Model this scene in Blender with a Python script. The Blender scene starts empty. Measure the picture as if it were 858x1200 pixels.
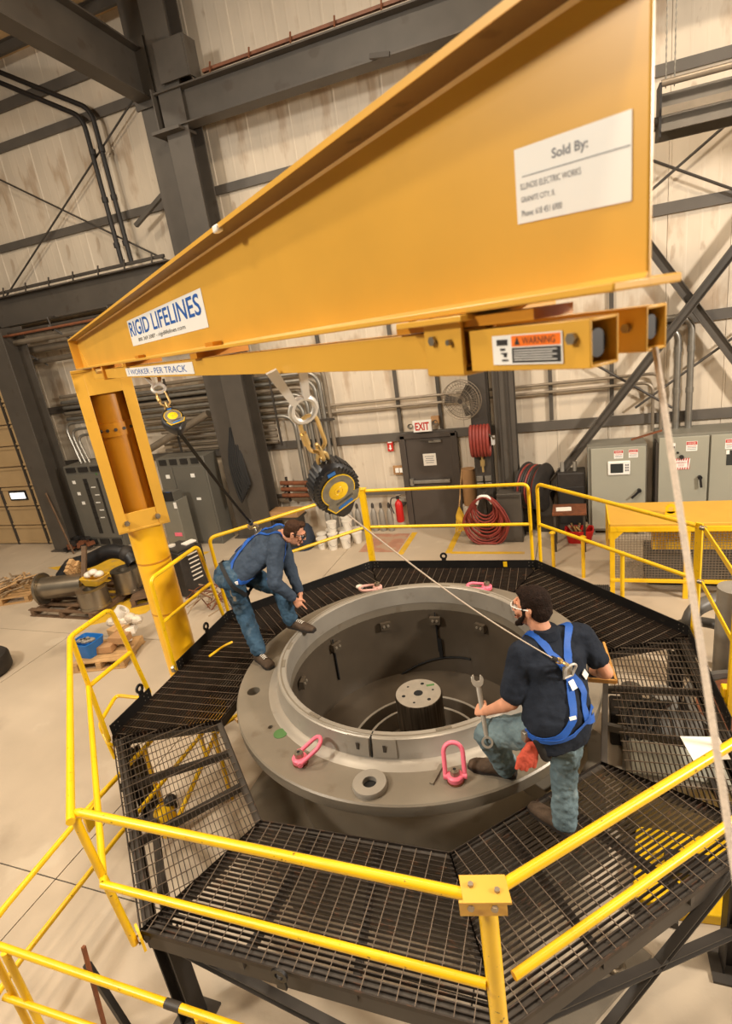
import bpy, bmesh, math, random
from mathutils import Vector as V, Matrix
from mathutils.bvhtree import BVHTree
random.seed(7)
scn = bpy.context.scene
COL = scn.collection
R_ = math.radians

# ---------------------------------------------------------------- camera, world, lights, exposure
CAMZ = 4.4
F_PX, PITCH, ROLL, YAW = 655.0, R_(18.25), R_(8.6), R_(-22.0)

def cam_dir(x, y, z):
    c, s = math.cos(ROLL), math.sin(ROLL)
    x, y = c*x - s*y, s*x + c*y
    c, s = math.cos(PITCH), math.sin(PITCH)
    x, y, z = x, z*c - y*s, -y*c - z*s
    cu, su = math.cos(YAW), math.sin(YAW)
    return V((x*cu + y*su, -x*su + y*cu, z))

cd = bpy.data.cameras.new('camera')
cam = bpy.data.objects.new('camera', cd); COL.objects.link(cam)
rx, up, bk = cam_dir(1, 0, 0), cam_dir(0, -1, 0), -cam_dir(0, 0, 1)
cam.matrix_world = Matrix(((rx.x, up.x, bk.x, 0), (rx.y, up.y, bk.y, 0), (rx.z, up.z, bk.z, CAMZ), (0, 0, 0, 1)))
cd.sensor_fit = 'HORIZONTAL'; cd.sensor_width = 24.0; cd.lens = 24.0*F_PX/858.0
cd.clip_start = 0.05; cd.clip_end = 200
cd.dof.use_dof = True; cd.dof.focus_distance = 4.6; cd.dof.aperture_fstop = 3.6
scn.camera = cam

w = bpy.data.worlds.new('World'); scn.world = w; w.use_nodes = True
w.node_tree.nodes['Background'].inputs[0].default_value = (1.0, 0.84, 0.66, 1)
w.node_tree.nodes['Background'].inputs[1].default_value = 0.08
scn.view_settings.view_transform = 'Standard'; scn.view_settings.look = 'None'
scn.view_settings.gamma = 1.0; scn.view_settings.use_curve_mapping = False
scn.view_settings.exposure = 0.0

def area(name, loc, aim, size, power, col):
    d = bpy.data.lights.new(name, 'AREA'); d.shape = 'DISK'; d.size = size; d.energy = power; d.color = col
    o = bpy.data.objects.new(name, d); COL.objects.link(o); o.location = loc
    o.rotation_euler = (V(aim) - V(loc)).to_track_quat('-Z', 'Y').to_euler()
    return o
WARM = (1.0, 0.83, 0.62)
# high bay lamps of the hall, above the frame
for i, (x, y) in enumerate([(-10, 5.5), (-3.5, 5.5), (2.5, 6.0), (-6, 0.5), (0.5, -1.0), (-12, 0)]):
    area('high_bay_lamp', (x, y, 10.6), (x, y, 0), 0.9, [230, 300, 330, 300, 330, 260][i], WARM)
# photographer's strobe umbrella, high on the right behind the camera
area('strobe', (8.5, 3.0, 6.6), (-2.5, 6.5, 1.8), 1.0, 1250, (1.0, 0.90, 0.77))
area('strobe_left', (-8.0, -3.0, 9.2), (-2.5, 4.0, 1.0), 1.4, 900, (1.0, 0.92, 0.80))

# ---------------------------------------------------------------- materials
def lin(c):
    c = c/255.0
    return c/12.92 if c <= 0.04045 else ((c + 0.055)/1.055)**2.4
def rgb(c): return (lin(c[0]), lin(c[1]), lin(c[2]), 1.0)
MATS = {}
def mat(name, col, rough=0.5, metal=0.0, var=0.12, vs=5.0, bump=0.0, bs=60.0, spots=None, coat=0.0, stretch=None, emit=0.0, spec=0.5):
    m = bpy.data.materials.new(name); m.use_nodes = True
    nt = m.node_tree; N = nt.nodes; L = nt.links
    b = N['Principled BSDF']
    b.inputs['Roughness'].default_value = rough; b.inputs['Metallic'].default_value = metal
    b.inputs['Specular IOR Level'].default_value = spec
    if coat: b.inputs['Coat Weight'].default_value = coat; b.inputs['Coat Roughness'].default_value = 0.3
    tc = N.new('ShaderNodeTexCoord'); src = tc.outputs['Object']
    if stretch:
        mp = N.new('ShaderNodeMapping'); mp.inputs['Scale'].default_value = stretch
        L.new(src, mp.inputs['Vector']); src = mp.outputs['Vector']
    base = rgb(col)
    nz = N.new('ShaderNodeTexNoise'); nz.inputs['Scale'].default_value = vs; nz.inputs['Detail'].default_value = 5
    L.new(src, nz.inputs['Vector'])
    rp = N.new('ShaderNodeValToRGB'); rp.color_ramp.elements[0].position = 0.3; rp.color_ramp.elements[1].position = 0.7
    d = tuple(max(0, x*(1 - var)) for x in base[:3]) + (1,); l = tuple(min(1, x*(1 + var)) for x in base[:3]) + (1,)
    rp.color_ramp.elements[0].color = d; rp.color_ramp.elements[1].color = l
    L.new(nz.outputs['Fac'], rp.inputs['Fac']); out = rp.outputs['Color']
    for sp in (spots or []):
        sc, scale, th, amt = sp
        n2 = N.new('ShaderNodeTexNoise'); n2.inputs['Scale'].default_value = scale; n2.inputs['Detail'].default_value = 6
        L.new(src, n2.inputs['Vector'])
        r2 = N.new('ShaderNodeValToRGB'); r2.color_ramp.elements[0].position = th; r2.color_ramp.elements[1].position = min(1, th + 0.07)
        r2.color_ramp.elements[0].color = (0, 0, 0, 1); r2.color_ramp.elements[1].color = (amt, amt, amt, 1)
        L.new(n2.outputs['Fac'], r2.inputs['Fac'])
        mx = N.new('ShaderNodeMixRGB'); L.new(r2.outputs['Color'], mx.inputs['Fac']); L.new(out, mx.inputs['Color1'])
        mx.inputs['Color2'].default_value = rgb(sc); out = mx.outputs['Color']
    L.new(out, b.inputs['Base Color'])
    if bump:
        n3 = N.new('ShaderNodeTexNoise'); n3.inputs['Scale'].default_value = bs; n3.inputs['Detail'].default_value = 4
        L.new(src, n3.inputs['Vector'])
        bp = N.new('ShaderNodeBump'); bp.inputs['Strength'].default_value = bump; bp.inputs['Distance'].default_value = 0.01
        L.new(n3.outputs['Fac'], bp.inputs['Height']); L.new(bp.outputs['Normal'], b.inputs['Normal'])
    if emit:
        L.new(out, b.inputs['Emission Color']); b.inputs['Emission Strength'].default_value = emit
    MATS[name] = m
    return m
mat('concrete', (186, 170, 148), 0.62, var=0.10, vs=0.9, bump=0.12, bs=30, spots=[((120, 104, 86), 0.55, 0.60, 0.35), ((205, 192, 170), 1.7, 0.62, 0.4)])
mat('floor_yellow', (214, 170, 44), 0.6, var=0.15, vs=3, spots=[((176, 150, 105), 3.5, 0.58, 0.7)])
mat('floor_red', (176, 128, 104), 0.6, var=0.15, vs=4, spots=[((172, 150, 125), 4, 0.5, 0.8)])
mat('wall_liner', (212, 198, 178), 0.5, var=0.08, vs=1.2, bump=0.1, bs=8, spots=[((160, 128, 94), 1.1, 0.56, 0.5), ((140, 108, 76), 3.0, 0.64, 0.4)], stretch=(1.6, 1, 0.6))
mat('roof_liner', (190, 160, 118), 0.6, var=0.15, vs=1.5)
mat('steel_grey', (78, 72, 65), 0.5, var=0.14, vs=2.0, spots=[((62, 50, 40), 3, 0.62, 0.5)])
mat('steel_dark', (62, 56, 50), 0.55, var=0.2, vs=3)
mat('girt_grey', (92, 86, 79), 0.5, var=0.12, vs=2)
mat('black_iron', (34, 30, 28), 0.55, var=0.2, vs=8)
mat('copper_rail', (120, 74, 50), 0.5, var=0.2, vs=6)
mat('trolley_zinc', (206, 202, 194), 0.4, 0.3, var=0.06)
mat('galvanized', (150, 146, 138), 0.38, 0.7, var=0.12, vs=8)
mat('conduit_dull', (136, 124, 108), 0.45, 0.4, var=0.15, vs=4)
mat('grating', (48, 39, 32), 0.5, 0.25, var=0.3, vs=9, spots=[((96, 62, 40), 12, 0.6, 0.5)])
mat('cross_rod', (108, 94, 80), 0.45, 0.3, var=0.2, vs=20)
mat('toe_black', (24, 22, 21), 0.42, var=0.2, vs=6, spots=[((70, 62, 54), 20, 0.66, 0.5)])
mat('rail_yellow', (238, 190, 12), 0.36, var=0.06, vs=4, spots=[((66, 44, 22), 42, 0.665, 0.85), ((190, 130, 20), 9, 0.64, 0.3)], coat=0.2)
mat('guard_yellow', (238, 190, 24), 0.4, var=0.06, vs=4, spots=[((176, 130, 30), 6, 0.62, 0.3)])
mat('lid_yellow', (214, 166, 62), 0.5, var=0.06, vs=3)
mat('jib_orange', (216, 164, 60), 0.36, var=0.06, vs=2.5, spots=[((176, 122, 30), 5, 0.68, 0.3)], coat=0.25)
mat('jib_flange_shaded', (112, 86, 54), 0.5, var=0.12, vs=6, spots=[((84, 58, 32), 16, 0.62, 0.7)])  # beam colour darkened to put the underside's shade into it; spots are smudges
mat('jib_weld', (226, 196, 140), 0.5, var=0.08, vs=20)
mat('jib_dark', (196, 130, 26), 0.35, var=0.08, vs=3, coat=0.3)
mat('mast_yellow', (244, 186, 26), 0.3, var=0.05, vs=2.5, spots=[((196, 128, 10), 3, 0.64, 0.35)], coat=0.4)
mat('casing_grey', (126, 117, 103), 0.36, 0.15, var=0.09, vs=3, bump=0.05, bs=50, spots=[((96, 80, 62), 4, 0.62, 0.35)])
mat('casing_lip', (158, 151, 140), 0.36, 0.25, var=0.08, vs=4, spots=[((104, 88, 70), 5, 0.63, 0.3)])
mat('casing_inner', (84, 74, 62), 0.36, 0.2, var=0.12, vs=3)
mat('machined', (182, 174, 162), 0.32, 0.65, var=0.1, vs=12)
mat('machined_dark', (96, 84, 70), 0.28, 0.85, var=0.6, vs=3, stretch=(14, 14, 0.4))
mat('hole_black', (10, 9, 8), 0.8)
mat('green_paint', (74, 112, 62), 0.55, var=0.1)
mat('pink_paint', (240, 116, 140), 0.42, var=0.07, vs=9, spots=[((206, 160, 160), 16, 0.64, 0.5)])
mat('pink_faded', (226, 176, 166), 0.5, var=0.1, vs=9)
mat('bolt_steel', (160, 150, 134), 0.35, 0.8, var=0.15, vs=15)
mat('brass', (206, 178, 120), 0.35, 0.7, var=0.15, vs=12)
mat('srl_black', (30, 29, 30), 0.42, var=0.15, vs=10)
mat('srl_yellow', (246, 200, 14), 0.35, var=0.04, coat=0.2)
mat('srl_label', (120, 114, 98), 0.4, var=0.25, vs=40)
mat('white_label', (238, 236, 230), 0.35, var=0.02, coat=0.2)
mat('blue_ink', (24, 84, 160), 0.5, var=0.03)
mat('grey_ink', (120, 122, 128), 0.5, var=0.03)
mat('dark_ink', (40, 38, 38), 0.5, var=0.03)
mat('orange_label', (244, 120, 30), 0.4, var=0.03)
mat('red_sign', (190, 34, 24), 0.45, var=0.05)
mat('rope_white', (206, 190, 172), 0.8, var=0.12, vs=60, bump=0.3, bs=200)
mat('web_black', (28, 27, 27), 0.75, var=0.1)
mat('skin', (208, 150, 120), 0.55, var=0.07, vs=14, spec=.35)
mat('hair_brown', (62, 40, 26), 0.7, var=0.25, vs=60, bump=0.6, bs=120, spec=.2)
mat('hair_dark', (34, 22, 16), 0.75, var=0.3, vs=50, bump=0.9, bs=110, spec=.15)
mat('shirt_blue', (60, 71, 86), 0.9, var=0.10, vs=10, bump=0.9, bs=18, spec=.15)
mat('shirt_navy', (36, 41, 51), 0.9, var=0.12, vs=10, bump=1.0, bs=16, spec=.15)
mat('denim_dark', (58, 82, 102), 0.9, var=0.25, vs=7, bump=1.0, bs=20, spots=[((98, 114, 126), 6, 0.58, 0.5), ((38, 42, 46), 5, 0.6, 0.7)], spec=.15)
mat('denim_light', (104, 122, 128), 0.9, var=0.25, vs=8, bump=1.0, bs=22, spec=.15, spots=[((142, 154, 156), 7, 0.58, 0.5)])
mat('boot_brown', (76, 62, 50), 0.75, var=0.3, vs=16, bump=.5, bs=50, spec=.2)
mat('boot_sole', (40, 33, 28), 0.8, var=0.2)
mat('harness_blue', (24, 86, 176), 0.6, var=0.1, vs=30, bump=0.2, bs=200)
mat('glasses_black', (20, 20, 22), 0.3)
mat('glove_red', (190, 78, 58), 0.85, var=0.15, vs=30, bump=0.3, bs=80)
mat('eye_white', (232, 226, 218), 0.3, var=0.0)
mat('eye_dark', (40, 28, 20), 0.2, var=0.0)
mat('lips', (186, 110, 96), 0.5, var=0.05)
mat('door_brown', (72, 64, 58), 0.45, var=0.08, vs=3)
mat('cabinet_grey', (158, 156, 142), 0.42, var=0.04, vs=2)
mat('cabinet_edge', (124, 121, 110), 0.5, var=0.04)
mat('switchgear', (98, 95, 87), 0.45, var=0.06, vs=2)
mat('switchgear_dark', (38, 36, 34), 0.5, var=0.2)
mat('screen', (52, 56, 56), 0.2, var=0.1)
mat('wood', (186, 148, 100), 0.7, var=0.2, vs=6, stretch=(1, 1, 8))
mat('wood_old', (104, 80, 58), 0.8, var=0.3, vs=6)
mat('cardboard', (170, 130, 88), 0.8, var=0.08)
mat('hose_red', (132, 50, 40), 0.55, var=0.15, vs=12)
mat('bucket_white', (226, 218, 204), 0.5, var=0.06)
mat('cyl_grey', (150, 144, 134), 0.4, 0.2, var=0.1, vs=6)
mat('bin_blue', (34, 108, 184), 0.45, var=0.06)
mat('bag_blue', (36, 46, 62), 0.75, var=0.2, vs=10)
mat('roll_steel', (146, 136, 120), 0.3, 0.85, var=0.15, vs=3)
mat('rust', (112, 64, 36), 0.8, var=0.3, vs=14)
mat('junk_dark', (44, 39, 35), 0.6, var=0.35, vs=6)
mat('junk_tan', (150, 128, 100), 0.75, var=0.3, vs=9)
mat('plastic_clear', (206, 192, 172), 0.35, var=0.15, vs=8)
mat('tote_red', (196, 30, 26), 0.45, var=0.08)
mat('paper', (242, 236, 226), 0.7, var=0.02)
mat('window_glow', (250, 248, 240), 0.5, emit=1.2)
mat('door_tan', (186, 158, 116), 0.6, var=0.06, vs=2)
mat('pump_grey', (92, 88, 82), 0.45, var=0.2, vs=5)
mat('heater_steel', (84, 78, 70), 0.5, 0.2, var=0.12, vs=4)
mat('tan_leather', (176, 128, 62), 0.6, var=0.1)

# ---------------------------------------------------------------- mesh helpers
ORG = {}
def frame(d, up=(0, 0, 1)):
    d = V(d).normalized(); u = V(up)
    if abs(d.dot(u.normalized())) > 0.98: u = V((1, 0, 0)) if abs(d.x) < 0.9 else V((0, 1, 0))
    s = d.cross(u).normalized(); u = s.cross(d).normalized()
    return d, s, u

class MB:
    def __init__(s): s.v = []; s.f = []
    def add(s, vs, fs):
        k = len(s.v); s.v += [V(p) for p in vs]; s.f += [tuple(i + k for i in f) for f in fs]; return s
    def obox(s, c, ax, ay, az):            # half-axis vectors
        c = V(c); ax, ay, az = V(ax), V(ay), V(az)
        if ax.cross(ay).dot(az) < 0: ax = -ax
        vs = [c + i*ax + j*ay + k*az for i in (-1, 1) for j in (-1, 1) for k in (-1, 1)]
        return s.add(vs, [(0, 1, 3, 2), (4, 6, 7, 5), (0, 4, 5, 1), (2, 3, 7, 6), (0, 2, 6, 4), (1, 5, 7, 3)])
    def box(s, c, size, rz=0.0):
        a, b = math.cos(rz), math.sin(rz)
        return s.obox(c, V((a, b, 0))*size[0]/2, V((-b, a, 0))*size[1]/2, V((0, 0, size[2]/2)))
    def bar(s, a, b, w, h, up=(0, 0, 1)):
        a, b = V(a), V(b); d, sd, u = frame(b - a, up)
        return s.obox((a + b)/2, (b - a)/2, sd*w/2, u*h/2)
    def loops(s, rings, closed=False, caps=True):
        k = len(s.v); n = len(rings[0]); m = len(rings)
        for r in rings: s.v += [V(p) for p in r]
        for i in range(m if closed else m - 1):
            a, b = k + i*n, k + ((i + 1) % m)*n
            for j in range(n): s.f.append((a + j, a + (j + 1) % n, b + (j + 1) % n, b + j))
        if caps and not closed:
            s.f.append(tuple(k + j for j in range(n))[::-1]); s.f.append(tuple(k + (m - 1)*n + j for j in range(n)))
        return s
    def tube(s, pts, r, n=8, closed=False, caps=True, flat=1.0):
        pts = [V(p) for p in pts]; m = len(pts); rs = r if isinstance(r, (list, tuple)) else [r]*m
        rings = []; pu = None
        for i in range(m):
            if closed: t = pts[(i + 1) % m] - pts[i - 1]
            else: t = pts[min(i + 1, m - 1)] - pts[max(i - 1, 0)]
            t.normalize()
            if pu is None: _, sd, u = frame(t)
            else:
                u = pu - t*pu.dot(t)
                if u.length < 1e-5: _, sd, u = frame(t)
                u.normalize(); sd = t.cross(u)
            pu = u
            rings.append([pts[i] + sd*math.cos(2*math.pi*j/n)*rs[i] + u*math.sin(2*math.pi*j/n)*rs[i]*flat for j in range(n)])
        return s.loops(rings, closed, caps)
    def cyl(s, a, b, r, r2=None, n=16): return s.tube([a, b], [r, r if r2 is None else r2], n)
    def lathe(s, prof, c=(0, 0, 0), n=48, axis=(0, 0, 1), closed=False, a0=0.0, a1=2*math.pi):
        d, sd, u = frame(axis, (0, 1, 0) if abs(V(axis).normalized().z) > .9 else (0, 0, 1)); c = V(c)
        full = abs(a1 - a0 - 2*math.pi) < 1e-6; m = n if full else n + 1
        k = len(s.v); p = len(prof)
        for i in range(m):
            a = a0 + (a1 - a0)*i/n
            for r, z in prof: s.v.append(c + d*z + (sd*math.cos(a) + u*math.sin(a))*r)
        for i in range(n):
            A, B = k + i*p, k + ((i + 1) % m)*p
            for j in range(p if closed else p - 1):
                j2 = (j + 1) % p
                s.f.append((A + j, B + j, B + j2, A + j2))
        if not full and closed:
            s.f.append(tuple(k + j for j in range(p))); s.f.append(tuple(k + n*p + j for j in range(p))[::-1])
        return s
    def extr(s, poly, vec):
        poly = [V(p) for p in poly]; vec = V(vec); n = len(poly)
        nrm = V((0, 0, 0))
        for i in range(n): nrm += poly[i].cross(poly[(i + 1) % n])
        if nrm.dot(vec) > 0: poly = poly[::-1]
        vs = poly + [p + vec for p in poly]
        fs = [tuple(range(n)), tuple(range(2*n - 1, n - 1, -1))] + [(i, i + n, (i + 1) % n + n, (i + 1) % n) for i in range(n)]
        return s.add(vs, fs)
    def slab(s, xy, z0, z1): return s.extr([(p[0], p[1], z0) for p in xy], (0, 0, z1 - z0))
    def ball(s, c, r, n=12, m=8, ax=None):
        if isinstance(r, (int, float)): r = (r, r, r)
        A = ax or (V((1, 0, 0)), V((0, 1, 0)), V((0, 0, 1))); c = V(c); k = len(s.v)
        P = lambda x, y, z: c + A[0]*x*r[0] + A[1]*y*r[1] + A[2]*z*r[2]
        s.v.append(P(0, 0, -1))
        for i in range(1, m):
            t = -math.pi/2 + math.pi*i/m
            for j in range(n): s.v.append(P(math.cos(t)*math.cos(2*math.pi*j/n), math.cos(t)*math.sin(2*math.pi*j/n), math.sin(t)))
        s.v.append(P(0, 0, 1)); e = len(s.v) - 1
        for j in range(n):
            s.f.append((k, k + 1 + (j + 1) % n, k + 1 + j)); b = k + 1 + (m - 2)*n
            s.f.append((e, b + j, b + (j + 1) % n))
        for i in range(m - 2):
            a = k + 1 + i*n
            for j in range(n): s.f.append((a + j, a + (j + 1) % n, a + n + (j + 1) % n, a + n + j))
        return s
    def caps(s, a, b, ra, rb, n=14):
        a, b = V(a), V(b); s.ball(a, ra, n, 8); s.ball(b, rb, n, 8); return s.tube([a, b], [ra, rb], n)
    def limb(s, pts, rs, n=14):
        for i in range(len(pts) - 1): s.caps(pts[i], pts[i + 1], rs[i], rs[i + 1], n)
        return s
    def loft(s, secs, n=20, pw=1.0):        # (center, ax, ay, rx, ry)
        rings = []
        for c, ax, ay, a, b in secs:
            ring = []
            for j in range(n):
                t = 2*math.pi*j/n; x, y = math.cos(t), math.sin(t)
                x = math.copysign(abs(x)**pw, x); y = math.copysign(abs(y)**pw, y)
                ring.append(V(c) + V(ax)*a*x + V(ay)*b*y)
            rings.append(ring)
        return s.loops(rings)
    def ibeam(s, a, b, d, w, tw=.012, tf=.016, up=(0, 0, 1)):
        a, b = V(a), V(b); _, sd, u = frame(b - a, up)
        s.obox((a + b)/2, (b - a)/2, sd*tw/2, u*(d/2 - tf))
        for k in (-1, 1): s.obox((a + b)/2 + u*k*(d/2 - tf/2), (b - a)/2, sd*w/2, u*tf/2)
        return s
    def channel(s, a, b, d, w, t=.01, up=(0, 0, 1), side=1):
        a, b = V(a), V(b); _, sd, u = frame(b - a, up)
        s.obox((a + b)/2, (b - a)/2, sd*t/2, u*d/2)
        for k in (-1, 1): s.obox((a + b)/2 + u*k*(d/2 - t/2) + sd*side*(w/2 + t/2), (b - a)/2, sd*w/2, u*t/2)
        return s
    def mesh(s, org=(0, 0, 0)):
        me = bpy.data.meshes.new('m'); o = V(org)
        me.from_pydata([tuple(p - o) for p in s.v], [], s.f)
        bm = bmesh.new(); bm.from_mesh(me); bmesh.ops.recalc_face_normals(bm, faces=bm.faces[:]); bm.to_mesh(me); bm.free()
        me.update(); return me
    def build(s, name, m, parent=None, smooth=True, bevel=0.0, org=None, kind=None, ang=38):
        o0 = V(org) if org is not None else (ORG.get(parent.name, V((0, 0, 0))) if parent else V((0, 0, 0)))
        me = s.mesh(o0); return link(name, me, m, parent, o0, smooth, bevel, kind, ang)

def link(name, me, m, parent=None, org=V((0, 0, 0)), smooth=True, bevel=0.0, kind=None, ang=38):
    me.name = name
    if m: me.materials.append(MATS[m] if isinstance(m, str) else m)
    if smooth:
        me.polygons.foreach_set('use_smooth', [True]*len(me.polygons))
        if ang: me.set_sharp_from_angle(angle=R_(ang))
    o = bpy.data.objects.new(name, me); COL.objects.link(o)
    if parent: o.parent = parent
    else: o.location = org
    ORG[o.name] = V(org)
    if bevel:
        b = o.modifiers.new('bevel', 'BEVEL'); b.width = bevel; b.segments = 2; b.limit_method = 'ANGLE'
    if kind: o['kind'] = kind
    return o

def tag(o, label, cat, group=None, kind=None):
    o['label'] = label; o['category'] = cat
    if group: o['group'] = group
    if kind: o['kind'] = kind
    return o
def thing(name, label, cat, loc=(0, 0, 0), group=None):
    o = bpy.data.objects.new(name, None); COL.objects.link(o); o.location = loc; o.empty_display_size = 0.1
    ORG[o.name] = V(loc); return tag(o, label, cat, group)
def dup(root, loc, rz=0.0, label=None):
    r = root.copy(); COL.objects.link(r); r.location = loc; r.rotation_euler = (0, 0, rz); ORG[r.name] = V(loc)
    if label: r['label'] = label
    for ch in list(root.children):
        c = ch.copy(); COL.objects.link(c); c.parent = r
        for g in list(ch.children):
            d = g.copy(); COL.objects.link(d); d.parent = c
    return r
def plab(o, label): o['label'] = label; return o

def text_mb(s, o, xv, yv, lift=0.0012, bold=0.0):
    """lettering that fills the parallelogram o, o+xv, o+yv"""
    c = bpy.data.curves.new('t', 'FONT'); c.body = s; c.resolution_u = 3; c.offset = bold
    ob = bpy.data.objects.new('t', c); COL.objects.link(ob)
    me = bpy.data.meshes.new_from_object(ob.evaluated_get(bpy.context.evaluated_depsgraph_get()))
    xs = [v.co.x for v in me.vertices]; ys = [v.co.y for v in me.vertices]
    x0, x1, y0, y1 = min(xs), max(xs), min(ys), max(ys)
    xv, yv, o = V(xv), V(yv), V(o); n = xv.cross(yv).normalized()*lift
    b = MB(); b.add([o + n + xv*((v.co.x - x0)/(x1 - x0)) + yv*((v.co.y - y0)/(y1 - y0)) for v in me.vertices], [tuple(p.vertices) for p in me.polygons])
    bpy.data.objects.remove(ob); bpy.data.curves.remove(c); bpy.data.meshes.remove(me)
    return b
def text(s, o, xv, yv, m, parent, name='lettering', lift=0.0012, bold=0.0):
    return text_mb(s, o, xv, yv, lift, bold).build(name, m, parent, smooth=False)

def fillet(pts, r, seg=5, closed=False):
    pts = [V(p) for p in pts]; out = []; n = len(pts)
    for i, p in enumerate(pts):
        if not closed and i in (0, n - 1): out.append(p); continue
        a, b = pts[i - 1], pts[(i + 1) % n]; da, db = (a - p), (b - p)
        k = min(r, da.length*.45, db.length*.45); p0 = p + da.normalized()*k; p1 = p + db.normalized()*k
        for j in range(seg + 1):
            t = j/seg; out.append(p0*(1 - t)**2 + p*2*t*(1 - t) + p1*t*t)
    return out
def arc(c, r, a0, a1, n, ax, ay): 
    c, ax, ay = V(c), V(ax), V(ay)
    return [c + ax*r*math.cos(a0 + (a1 - a0)*i/n) + ay*r*math.sin(a0 + (a1 - a0)*i/n) for i in range(n + 1)]
def spline(P, n=6):
    P = [V(p) for p in P]; Q = [P[0]*2 - P[1]] + P + [P[-1]*2 - P[-2]]; out = []
    for i in range(1, len(Q) - 2):
        a, b, c, d = Q[i - 1], Q[i], Q[i + 1], Q[i + 2]
        for j in range(n):
            t = j/n; out.append(0.5*((2*b) + (c - a)*t + (2*a - 5*b + 4*c - d)*t*t + (3*b - a - 3*c + d)*t**3))
    return out + [P[-1]]
def bolt(mb, p, d, r=.012, h=.012): p = V(p); d = V(d).normalized(); return mb.cyl(p, p + d*h, r, n=6)
X, Y, Z = V((1, 0, 0)), V((0, 1, 0)), V((0, 0, 1))

# ================================================================ THE SETTING
WY = 11.4
def struct(name, mb, m, parent=None, **k):
    o = mb.build(name, m, parent, **k)
    if parent is None: o['kind'] = 'structure'
    return o

# floor of cast slabs with recessed joints
floor = struct('floor', MB().slab([(-21, -6), (12.5, -6), (12.5, 11.6), (-21, 11.6)], -0.25, -0.012), 'hole_black')
xs = [-21, -16.4, -12.5, -8.45, -4.6, -0.75, 3.1, 7, 12.5]; ys = [-6, -1.6, 2.45, 6.3, 11.6]
for i in range(len(xs) - 1):
    for j in range(len(ys) - 1):
        MB().box(((xs[i] + xs[i + 1])/2, (ys[j] + ys[j + 1])/2, -0.05), (xs[i + 1] - xs[i] - .012, ys[j + 1] - ys[j] - .012, .1)).build('floor_slab', 'concrete', floor, smooth=False)
def mark(poly, m, z=0.003): return MB().slab(poly, 0.0004, z).build('paint_mark', m, floor, smooth=False)
mark([(-12.0, 8.9), (-9.9, 9.75), (-8.0, 9.9), (-8.3, 8.4), (-7.6, 8.3), (-7.5, 7.1), (-8.4, 6.55), (-9.6, 8.3)], 'floor_yellow')
for p in ([(-3.42, 9.78), (-3.30, 9.78), (-3.30, 10.96), (-3.42, 10.96)], [(-2.46, 9.85), (-2.34, 9.85), (-2.34, 10.93), (-2.46, 10.93)], [(-2.34, 9.83), (-0.96, 9.83), (-0.96, 9.93), (-2.34, 9.93)]):
    mark(p, 'floor_yellow')
mark([(-4.3, 9.9), (-3.45, 9.9), (-3.45, 10.9), (-4.3, 10.9)], 'floor_red', 0.002)

wall = struct('wall_back', MB().box((-4, WY + .12, 5.7), (34, .16, 11.6)), 'steel_dark')
pp = [(0, -.009), (.03, -.009), (.045, 0), (.24, 0), (.25, -.002), (.28, -.002), (.29, 0), (.46, 0), (.47, -.002), (.50, -.002), (.51, 0), (.70, 0), (.71, -.002), (.74, -.002), (.75, 0), (.916, 0), (.916, .03), (0, .03)]
me = MB().extr([(x, y, 0) for x, y in pp], (0, 0, 11.4)).mesh()
me.materials.append(MATS['wall_liner'])
for i in range(36):
    o = bpy.data.objects.new('wall_panel', me); COL.objects.link(o); o.parent = wall; o.location = (-20.6 + .92*i, WY, 0)

# roof underside with purlins
roof = MB(); roof.extr([(-21, 11.6, 10.9), (12.5, 11.6, 10.9), (12.5, -6, 12.52), (-21, -6, 12.52)], (0, 0, .1))
ceiling = struct('ceiling', roof, 'roof_liner')
for i in range(11):
    y = 11.0 - 1.5*i; MB().channel((-21, y, 10.78 + .092*(11.6 - y)), (12.5, y, 10.78 + .092*(11.6 - y)), .22, .07, .012).build('purlin', 'steel_grey', ceiling)

# girts, struts, columns, beams and bracing on the wall
def girt(x0, x1, z, h=.22, y=WY - .07, m='girt_grey'):
    MB().channel((x0, y, z), (x1, y, z), h*.8, .05, .012, side=-1).build('girt', m, wall)
girt(-14.5, -7.9, 3.45); girt(-1.0, 12, 3.74); girt(-7.0, 12, 2.06, .22); girt(-20, -7.9, 2.0, .2)
girt(-20, 12, 5.5, .22); girt(-20, 12, 7.43, .2); girt(-20, -7.8, 9.38, .22); girt(-20, -7, 10.1, .25)
girt(-6.8, -3.55, .86, .12, WY - .2)
for x in (-5.1, -3.5, -2.62, -.45, .62): MB().channel((x, WY - .07, 2.17), (x, WY - .07, 5.4), .07, .04, .012, up=(1, 0, 0)).build('girt_strut', 'steel_grey', wall)
def column(label, x, y, z0, z1, w, d, m='steel_grey', name='steel_column', plate=True):
    b = MB().ibeam((x, y, z0), (x, y, z1), d, w, .02, .028, up=(0, 1, 0))
    o = tag(b.build(name, m, None, bevel=.004, org=(x, y, 0)), label, 'column')
    if plate: MB().box((x, y, z0 + .015), (w + .16, d + .14, .03)).build('base_plate', m, o)
    return o
column('left one of the twin grey columns, behind the mast', -7.45, 10.95, 0, 10.85, .54, .42); column('right one of the twin grey columns, carrying the upper beam', -6.86, 10.75, 0, 10.85, .5, .5)
c = column('grey steel column just right of the dark service post', -1.27, 10.95, 0, 10.5, .38, .36)
for x in (-1.36, -1.19): MB().bar((x, 10.745, .3), (x, 10.745, 3.4), .035, .03).build('conduit', 'steel_dark', c)
column('broad grey column at far left beside the overhead door', -12.55, 10.2, 0, 5.55, .62, .6)
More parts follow.
